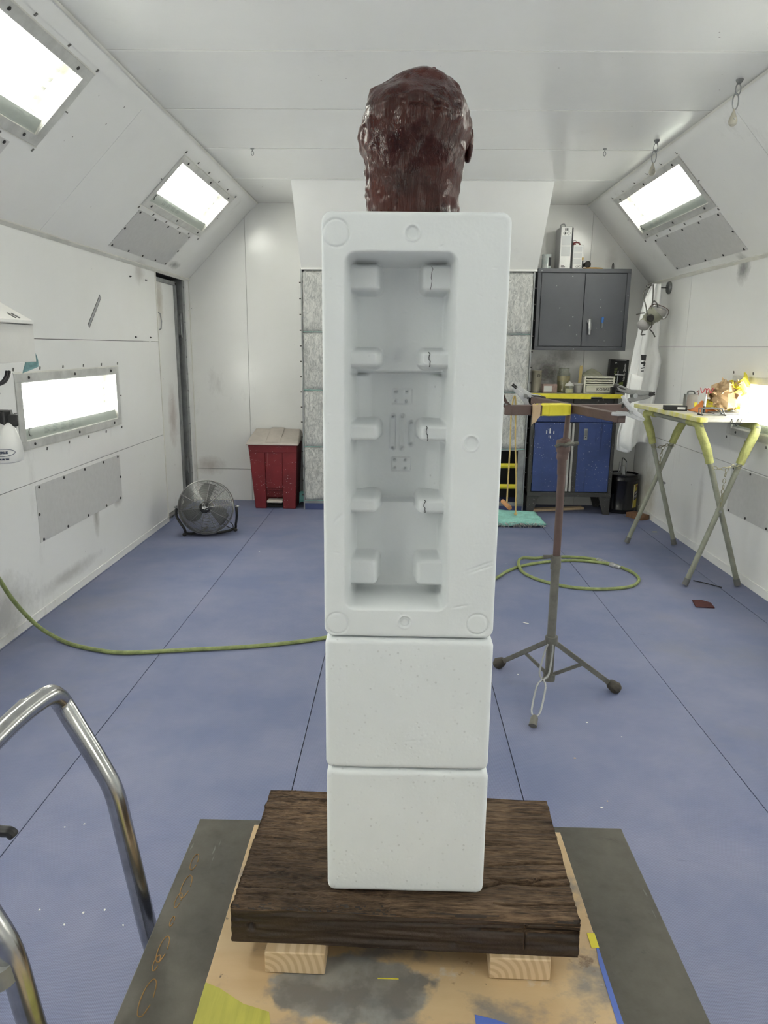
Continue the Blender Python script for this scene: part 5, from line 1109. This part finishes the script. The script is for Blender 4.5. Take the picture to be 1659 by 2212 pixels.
# pulleys and eye hooks under the ceiling
M['yellowedplastic'] = mat('yellowed_pulley', (.42, .40, .33), .45)
def pulley(x, y, L, label):
    ZC = globals()['ZC']; t = _pulley(x, y, label); S = Matrix.Translation((x, y, ZC)) @ Matrix.Scale(.70, 4) @ Matrix.Translation((-x, -y, -ZC))
    for ch in t.children: ch.data.transform(S)
    return t
def _pulley(x, y, label):
    t = thing('hanging_pulley', label, 'pulley', (x, y, ZC))
    MB().lathe([(.026, 0), (.022, -.012), (.008, -.03)], Matrix.Translation((x, y, ZC-.001)), 16).build('ceiling_plate', 'steeldull', t)
    MB().tube([Vector((x+.018*math.cos(a)-.004, y, ZC-.062+.036*math.sin(a))) for a in np.linspace(0, 2*math.pi, 15)[:-1]], .004, 6, closed=True).build('link', 'galv', t)
    MB().tube([Vector((x-.010+.020*math.cos(a), y+.008, ZC-.135+.052*math.sin(a))) for a in np.linspace(0, 2*math.pi, 17)[:-1]], .0045, 6, closed=True).build('carabiner', 'galv', t)
    z0 = ZC-.185
    MB().lathe([(.005, 0), (.010, -.02), (.026, -.06), (.030, -.078), (.024, -.098), (.010, -.108)], Matrix.Translation((x-.018, y, z0)), 16).build('pulley_body', 'yellowedplastic', t)
    MB().cyl((x-.018, y-.032, z0-.066), (x-.018, y+.032, z0-.066), .006, n=10).build('axle', 'galv', t)
    return t
pulley(1.597, 3.885, .3, 'yellowed teardrop pulley on links, nearer one by the right slope'); pulley(1.560, 4.93, .3, 'yellowed teardrop pulley on links in front of the far right light')
def eye(x, y, label):
    t = thing('eye_hook', label, 'hook', (x, y, ZC)); MB().lathe([(.020, 0), (.018, -.008), (.005, -.012), (.005, -.03)], Matrix.Translation((x, y, ZC-.001)), 14).build('hook_base', 'galv', t)
    MB().tube([Vector((x+.012*math.cos(a), y, ZC-.046+.020*math.sin(a))) for a in np.linspace(0, 2*math.pi, 13)[:-1]], .0035, 6, closed=True).build('eye', 'galv', t)
    return t
def eye_small(x, y, label):
    t = eye(x, y, label); S = Matrix.Translation((x, y, ZC)) @ Matrix.Scale(.68, 4) @ Matrix.Translation((-x, -y, -ZC))
    for ch in t.children: ch.data.transform(S)
eye_small(-.988, 5.175, 'small metal eye hook in the ceiling near the left slope'); eye_small(1.299, 5.137, 'small metal eye hook in the ceiling near the right slope')
# ------------------------------------------------------------------ left side and floor
M['red'] = speckled('scuffed_red_plastic', (.20, .018, .022), (.70, .66, .62), .14, 55, .45, 0, .3, 5, (.25, .07, .065)); M['taupe'] = mat('dusty_taupe_plastic', (.52, .47, .42), .6, var=.2)
bi = thing('step_on_bin', 'scuffed red step-on bin with a dusty taupe lid by the filter bank', 'bin', (-1.15, 6.82, 0))
by0, by1 = 6.675, 7.0
def frus(mb, x0, x1, y0, y1, z0, X0, X1, Y0, Y1, z1): return mb.add([(x0, y0, z0), (x1, y0, z0), (x1, y1, z0), (x0, y1, z0), (X0, Y0, z1), (X1, Y0, z1), (X1, Y1, z1), (X0, Y1, z1)], [(3, 2, 1, 0), (4, 5, 6, 7), (0, 1, 5, 4), (1, 2, 6, 5), (2, 3, 7, 6), (3, 0, 4, 7)])
bb = MB(); l0, l1, L0, L1 = -1.335, -.958, -1.385, -.935
fx = lambda t: (l0+(L0-l0)*t, l1+(L1-l1)*t)
frus(bb, l0, l1, by0+.03, by1, .165, *fx(1), by0+.01, by1+.01, .60); frus(bb, l0, l1, by0+.16, by1, 0, l0, l1, by0+.16, by1, .165)
bb.build('bin_body', 'red', bi, bev=.006)
g0, g1 = -1.232, -1.075
for a, b, A, B in ((l0, g0, fx(.87)[0], g0-.005), (g1, l1, g1+.005, fx(.87)[1])): frus(MB(), a, b, by0, by0+.17, 0, A, B, by0-.012, by0+.1, .535).build('front_pillar', 'red', bi, bev=.006)
frus(MB(), *fx(.87), by0-.014, by0+.05, .530, *fx(1), by0-.018, by0+.05, .60).build('rim_band', 'red', bi, bev=.004)
frus(MB(), g0, g1, by0+.012, by0+.05, .19, g0-.005, g1+.005, by0-.002, by0+.05, .535).build('front_panel', 'red', bi, bev=.005)
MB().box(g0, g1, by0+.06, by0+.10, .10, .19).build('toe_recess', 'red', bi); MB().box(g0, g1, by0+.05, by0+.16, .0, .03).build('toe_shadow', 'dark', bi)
MB().box(g0+.006, g1-.006, by0-.01, by0+.10, .055, .078).build('pedal', 'taupe', bi, bev=.006)
lm = MB(); X0_, X1_ = L0-.018, L1+.018
lm.add([(X0_, by0-.04, .598), (X1_, by0-.04, .598), (X1_, by1+.02, .655), (X0_, by1+.02, .655), (X0_+.004, by0-.034, .622), (X1_-.004, by0-.034, .622), (X1_-.03, by1+.01, .715), (X0_+.03, by1+.01, .715)], [(3, 2, 1, 0), (4, 5, 6, 7), (0, 1, 5, 4), (1, 2, 6, 5), (2, 3, 7, 6), (3, 0, 4, 7)])
li = lm.build('lid', 'taupe', bi, bev=.008)
lx0, lx1 = -1.225, -1.095; MB().add([(lx0, by0-.03, .626), (lx1, by0-.03, .626), (lx1, by1, .722), (lx0, by1, .722), (lx0+.01, by0-.02, .632), (lx1-.01, by0-.02, .632), (lx1-.01, by1-.01, .728), (lx0+.01, by1-.01, .728)], [(4, 5, 6, 7), (0, 1, 5, 4), (1, 2, 6, 5), (2, 3, 7, 6), (3, 0, 4, 7)]).build('raised_panel', 'taupe', li, bev=.003)
dp = tag(MB().grid(lambda u, v: Vector((-.925+.05*u, 6.70+.02*v, .05+.10*v+.015*math.sin(math.pi*u))), 5, 5).build('teal_scoop', 'tealdark', solid=.006), 'dark teal scoop wedged between the red bin and the filter bank', 'scoop')

# drum fan
FC = onY(446, 1095, 5.66); FR = .213
fn_ = thing('floor_fan', 'chrome caged round floor fan on a black tube stand by the left wall', 'fan', (FC.x, FC.y, 0))
yaw_ = math.radians(8); fd = Vector((math.sin(yaw_)*.97, -math.cos(yaw_)*.97, .16)).normalized(); fx_ = fd.cross(Vector((0, 0, 1))).normalized()*-1; fu = fx_.cross(fd)*-1
if fu.z < 0: fu = -fu
def fp_(r, a, d): return FC + fx_*(r*math.cos(a)) + fu*(r*math.sin(a)) + fd*d
M['cage'] = mat('chrome_fan_wire', (.26, .26, .255), .35, .85); M['fanblack'] = mat('fan_black', (.03, .03, .03), .4, .3)
AA = np.linspace(0, 2*math.pi, 49)[:-1]
dome = lambda r: .085*(1-(r/FR)**3)*.55+.045
for k in range(22):
    r_ = .045+(FR-.045)*k/21.0
    MB().tube([fp_(r_, a, dome(r_)) for a in AA], (.0023 if k < 21 else .0055), 5, closed=True).build('cage_ring', 'cage', fn_)
for k in range(10):
    a = 2*math.pi*k/10+.12; MB().tube([fp_(r_, a, dome(r_)+.003) for r_ in np.linspace(.03, FR, 8)]+[fp_(FR+.002, a, -.02), fp_(FR+.002, a, -.075)], .0026, 5).build('cage_spoke', 'cage', fn_)
dm = MB(); dm.grid(lambda u, v: fp_(FR-.002, 2*math.pi*u, .035-.12*v), 48, 1); dm.build('drum_housing', 'steeldull', fn_, solid=.003)
for k in range(8):
    r_ = FR*(k+1)/8; MB().tube([fp_(r_-.01, a, -.085) for a in AA[::2]], .002, 4, closed=True).build('rear_ring', 'cage', fn_)
for k in range(8): a = 2*math.pi*k/8; MB().tube([fp_(.05, a, -.087), fp_(FR, a, -.085)], .0028, 4).build('rear_spoke', 'cage', fn_)
for k in range(3):
    a0_ = 2*math.pi*k/3+.9
    MB().grid(lambda u, v: fp_(.035+(.150)*u, a0_+(.25+.95*v*(.55+.45*math.sin(math.pi*min(1, u*.9+.1)))), .012-.045*v+.01*u), 10, 10).build('fan_blade', mat('fan_blade_grey', (.13, .13, .128), .35, .6), fn_, solid=.002)
m_f = Matrix(((fx_.x, fu.x, fd.x, FC.x), (fx_.y, fu.y, fd.y, FC.y), (fx_.z, fu.z, fd.z, FC.z), (0, 0, 0, 1)))
MB().lathe([(.045, -.085), (.05, -.08), (.05, -.01), (.03, .0)], m_f, 20).build('motor', 'fanblack', fn_)
bd = MB().lathe([(.043, .082), (.045, .094), (.036, .101), (.012, .103)], m_f, 24).build('hub_badge', mat('dark_badge', (.05, .05, .05), .25, .6), fn_)
for poly in ([(-.022, -.010), (-.008, -.010), (-.008, .008), (-.022, .008)], [(-.004, -.014), (.002, -.014), (.006, .006), (.0, .016)], [(.004, -.002), (.024, -.002), (.024, .004), (.004, .004)], [(.012, -.016), (.026, -.016), (.026, -.011), (.012, -.011)]): MB().prism(poly, .1032, .1042, m_f).build('badge_emblem', 'tin', bd)
for s_ in (-1, 1):
    pv = fp_(FR+.012, 0 if s_ > 0 else math.pi, -.02); MB().lathe([(.013, 0), (.013, .012), (.006, .03)], frame(pv, (0, 1, 0), (0, 0, 1)) if False else Matrix.Translation(pv) @ Matrix.Rotation(s_*math.pi/2, 4, 'Y'), 10).build('pivot_knob', 'galv', fn_)
    fo = onZ(398, 1155, .014) if s_ < 0 else onZ(508, 1145, .014)
    base_ = Vector((FC.x+s_*.075, FC.y+.03, .014))
    MB().tube(smooth([pv+Vector((s_*.006, 0, .01)), pv+Vector((s_*.012, -.01, -.07)), fo+Vector((s_*.004, .015, .05)), fo+Vector((-s_*.015, .03, .004)), base_, base_+Vector((-s_*.02, .16, .0))], 5), .0105, 9).build('stand_tube', 'fanblack', fn_)
    MB().ball(fo+Vector((0, .01, .0)), (.018, .022, .0135), 10, 6).build('rubber_foot', 'rubber', fn_)
MB().tube(smooth([fp_(.1, math.pi, -.10), onX(378, 1112, -1.86), onX(372, 1118, -1.90), Vector((-1.99, 6.3, .02))], 5), .004, 6).build('power_cord', 'black', fn_)
MB().tube(smooth([fp_(.13, -.8, -.11), onY(500, 1130, 5.74), onY(503, 1141, 5.74), onY(492, 1138, 5.72), fp_(.14, -1.0, -.10)], 5), .0035, 6).build('cord_bundle', 'black', fn_)

# wall dispenser, teal cloth, hooks, bottle, ruler strip
ds = thing('wall_dispenser', 'white slant-topped metal dispenser on the left wall, cut by the photo edge', 'dispenser', (-1.85, 3.2, 1.4))
y0_, y1_ = 2.78, 3.50; DX = -1.722
mb = MB(); prof_ = [(XL+.001, 1.405), (DX, 1.402), (DX, 1.592), (XL+.001, 1.735)]
mm = Matrix(((1, 0, 0, 0), (0, 0, 1, 0), (0, 1, 0, 0), (0, 0, 0, 1)))
mb.prism(prof_, y0_, y1_, mm).build('dispenser_body', mat('cream_white_enamel', (.72, .71, .68), .4, var=.06), ds, bev=.003)
MB().box(DX, DX+.006, y0_, y1_-.004, 1.578, 1.592).build('lid_lip', 'white', ds); MB().box(DX+.0005, DX+.004, y0_, y1_-.01, 1.572, 1.5745).build('lid_gap', 'ink', ds)
for yy in (3.37, 3.405): MB().bar((DX-.012, yy, 1.601), (DX-.048, yy, 1.6215), .010, .004).build('hinge_strap', 'steeldull', ds)
ctm = tag(MB().grid(lambda u, v: Vector((DX-.055*u-.01, 3.500+.008+.030*math.sin(2*u+2*v), 1.455-.075*v-.03*u)), 8, 8).build('teal_cloth', mat('pale_teal_cloth', (.30, .52, .53), .8, var=.45, scale=40), solid=.002), 'pale teal cloth poking out below the corner of the white dispenser', 'cloth')
hkk = thing('double_hook', 'black double hook under the white dispenser at the left edge', 'hook', (-1.80, 3.2, 1.3))
for d_ in (0, .028): MB().tube(smooth([onX(-30, 832, -1.75), onX(-8, 832, -1.75), onX(4+d_*160, 826, -1.75), onX(12+d_*180, 815, -1.75), onX(15+d_*190, 802, -1.75)], 5), .0075, 8).build('prong', 'black', hkk)
bo_ = thing('spray_bottle', 'white plastic sprayer bottle with black trigger head at the left edge', 'bottle', (-1.78, 3.10, .93))
BXc = onX(18, 985, -1.77); bx_, byc = -1.80, 3.115
zb0 = onX(20, 995, bx_).z; zb1 = onX(36, 915, bx_).z
mB = Matrix.Translation((bx_, 3.275, zb0)); hB = .20
MB().lathe([(.062, 0), (.078, .006), (.082, .02), (.080, .07), (.072, .11), (.058, .150), (.044, .172), (.036, .180)], mB, 28).build('bottle_body', mat('white_bottle_plastic', (.72, .72, .70), .4), bo_)
MB().box(-.034, .034, -.034, .034, .12, .235, mB).build('trigger_head', 'black', bo_, bev=.008)
MB().box(.020, .070, -.020, .020, .16, .215, mB @ Matrix.Rotation(.6, 4, 'Z')).build('trigger', 'fanblack', bo_, bev=.006)
MB().cyl(mB @ Vector((.03, .045, .150)), mB @ Vector((.022, .04, .232)), .016, .012, 12).build('pressure_valve', 'steeldull', bo_)
MB().tube(smooth([mB @ Vector((-.01, 0, .23)), mB @ Vector((-.02, -.01, .30)), onX(-4, 850, -1.78)], 5), .010, 8).build('feed_tube', 'fanblack', bo_)
def bottletext(s, size, z, m):
    o = text(s, size, m, bo_, Matrix.Identity(4), align='CENTER', bold=.0008, sx=1.25); R_ = .0815; a_ = math.radians(-74)
    for v in o.data.vertices:
        a = a_+v.co.x/R_; zz = v.co.y; v.co = Vector((bx_+(R_+.0006)*math.cos(a), 3.275+(R_+.0006)*math.sin(a), zb0+z+zz))
    o.parent = None; o.matrix_parent_inverse = Matrix(); adopt(o, bo_)
M['navy'] = mat('navy_print', (.04, .06, .12), .5)
bottletext('APPERLE', .014, .052, 'navy'); bottletext('KNOXVILLE, TN', .008, .022, 'navy')
el = lambda a: (math.radians(-74)+.066*math.cos(a)/.0815, .052+.017*math.sin(a))
MB().tube([Vector((bx_+.0822*math.cos(el(a)[0]), 3.275+.0822*math.sin(el(a)[0]), zb0+el(a)[1])) for a in np.linspace(0, 2*math.pi, 33)[:-1]], .0011, 5, closed=True).build('oval_print', 'navy', bo_)
rl = thing('ruler_strip', 'thin printed ruler strip stuck aslant on the left wall', 'strip', ML @ Vector((4.85, 1.69, 0)))
a_ = onX(216.5, 640, XL); b_ = onX(191, 705, XL); dd = (b_-a_).normalized(); nn = Vector((0, dd.z, -dd.y))
for o_ in (-.012, .012): MB().bar(a_+nn*o_+Vector((.001, 0, 0)), b_+nn*o_+Vector((.001, 0, 0)), .0035, .002, (1, 0, 0)).build('printed_edge', 'screw', rl)
MB().bar(a_+Vector((.0006, 0, 0)), b_+Vector((.0006, 0, 0)), .026, .001, (1, 0, 0)).build('paper_strip', 'labelgrey', rl)
tk = MB(); L_ = (b_-a_).length
for k in range(40): p = a_+dd*(L_*k/40)+Vector((.0014, 0, 0)); tk.bar(p+nn*-.006, p+nn*.006+dd*.006, .0014, .001, (1, 0, 0))
q = tk.build('tick_mark', 'screw', rl, smooth=False); q['kind'] = 'stuff'
for p, lb in zip(((280, 597), (314, 605), (292, 728), (324, 729)), ('upper left', 'upper right, nearest the ceiling fold', 'lower left', 'lower right, nearest the doorway edge')):
    tag(MB().lathe([(.006, 0), (.006, .005), (.003, .010), (.003, .014)], Matrix.Translation(onX(*p, XL)) @ Matrix.Rotation(math.pi/2, 4, 'Y'), 8).build('wall_stud', 'screw'), 'small dark stud on the left wall by the doorway, ' + lb, 'stud', 'dark studs on the left wall')

# ------------------------------------------------------------------ air hose
M['hose'] = mat('yellow_green_hose', (.29, .34, .13), .5, var=.35, scale=26, dark=(.16, .20, .07)); HR = .0105
hs = thing('air_hose', 'long yellow green air hose lying across the floor in a loose coil', 'hose', (0, 4, 0))
z4 = lambda x, y: onZ(1060+x/2.77, 1000+y/2.77, HR)
P_ = [onX(-12, 1236, -1.90), onX(0, 1254, -1.90), onX(22, 1288, -1.89), onX(50, 1322, -1.87), onX(78, 1349, -1.84)]
P_ += [onZ(105, 1368, .03), onZ(150, 1390, HR), onZ(205, 1403, HR), onZ(270, 1410, HR), onZ(400, 1404, HR), onZ(560, 1395, HR), onZ(700, 1378, HR), Vector((-.05, 3.78, HR)), Vector((.30, 4.10, HR))]
P_ += [z4(*q) for q in ((30, 690), (90, 652), (165, 622), (270, 600), (400, 586), (540, 585))]
P_ += [z4(700, 604)+Vector((0, 0, .002)), z4(790, 628), z4(860, 662), z4(887, 700), z4(850, 735), z4(760, 750), z4(640, 755), z4(500, 746), z4(360, 720), z4(250, 685), z4(185, 645), z4(165, 612)+Vector((0, 0, .021)), z4(190, 584)+Vector((0, 0, .019)), z4(270, 570), z4(350, 563), z4(460, 562), z4(560, 568), z4(640, 578)]
MB().tube(smooth(P_, 7), HR, 9).build('hose_line', 'hose', hs)
c0, c1 = z4(640, 578), z4(775, 628)
MB().tube([c0+(c1-c0)*(k/24.0) for k in range(15)], [HR*(1.15 if k % 2 else 1.5) for k in range(15)], 9).build('spring_guard', 'galv', hs)
MB().tube([c0.lerp(c1, .56), c0.lerp(c1, .60), c0.lerp(c1, .78), c0.lerp(c1, .80), c0.lerp(c1, .97), c1], [.013, .018, .018, .013, .015, .009], 10).build('coupling', 'tin', hs)

# small things on the floor
sp = tag(MB().prism([(-.055, -.06), (.052, -.06), (.055, .03), (.01, .075), (-.045, .062)], 0, .006).build('sanding_pad', mat('maroon_abrasive', (.085, .022, .022), .9, var=.3, scale=40), bev=.0015), 'maroon abrasive pad lying on the blue floor by the right wall', 'pad'); sp.location = onZ(1518, 1306, .0005); sp.rotation_euler = (0, 0, -.12)
wr_ = tag(MB().tube(smooth([onZ(1498, 1254, .004), onZ(1525, 1260, .009), onZ(1559, 1269, .004)], 5), .0035, 6).build('black_wire', 'black'), 'short black wire on the floor between the table legs and the wall', 'wire')
M['chipwhite'] = mat('white_flake', (.75, .75, .70), .6); M['chiptan'] = mat('tan_flake', (.55, .38, .24), .6)
FLK = [(1268, 1561, 0), (1343, 1592, 0), (1242, 1638, 1), (1312, 1731, 1), (1093, 1218, 0), (1119, 1457, 0), (1300, 1745, 0), (182, 1780, 0), (140, 1787, 0), (85, 1966, 0), (180, 1972, 0), (226, 1966, 0), (139, 1998, 0), (266, 1999, 0), (432, 1224, 1), (560, 1192, 0)]
FLAB = ['right of the wire leg of the tripod', 'farther right of the wire leg, near the right seam', 'on the floor right of the middle foam block', 'on the floor above the right end of the plank, larger one', 'beside the hose just right of the foam stack', 'between the foam stack and the left foot of the tripod', 'on the floor above the right end of the plank, smaller one', 'on the floor left of the handle leg, higher right one', 'on the floor left of the handle leg, higher left one',
        'low on the floor under the handle, farthest left', 'low on the floor under the handle, third from the left', 'low on the floor under the handle, fourth from the left', 'low on the floor under the handle, lowest one on the left', 'low on the floor right beside the handle leg', 'on the floor in front of the fan', 'on the floor between the fan and the foam stack']
for i, (x, y, k) in enumerate(FLK):
    rr_ = random.Random(i); s_ = .0022+.0026*rr_.random()
    f_ = MB().prism([(-s_, -s_*.5), (s_*.8, -s_*.6), (s_, s_*.5), (-s_*.3, s_*.7)], 0, .0015).build('paint_flake', 'chiptan' if k else 'chipwhite'); f_.location = onZ(x, y, .0003); f_.rotation_euler = (0, 0, rr_.random()*3)
    tag(f_, ('tiny tan flake ' if k else 'tiny white flake ') + FLAB[i], 'flake', 'paint flakes on the floor')
tag(MB().tube(smooth([onZ(1130, 1344, .003), onZ(1136, 1346, .006), onZ(1142, 1347, .003)], 3), .0022, 5).build('paper_curl', 'chipwhite'), 'thin white paper curl on the floor behind the tripod stand', 'scrap')
tag(MB().box(-.02, .02, -.006, .006, 0, .0008).build('tape_scrap', 'tape'), 'bit of yellow tape on the floor near the far table legs', 'scrap').location = onZ(1414, 1149, .0003)
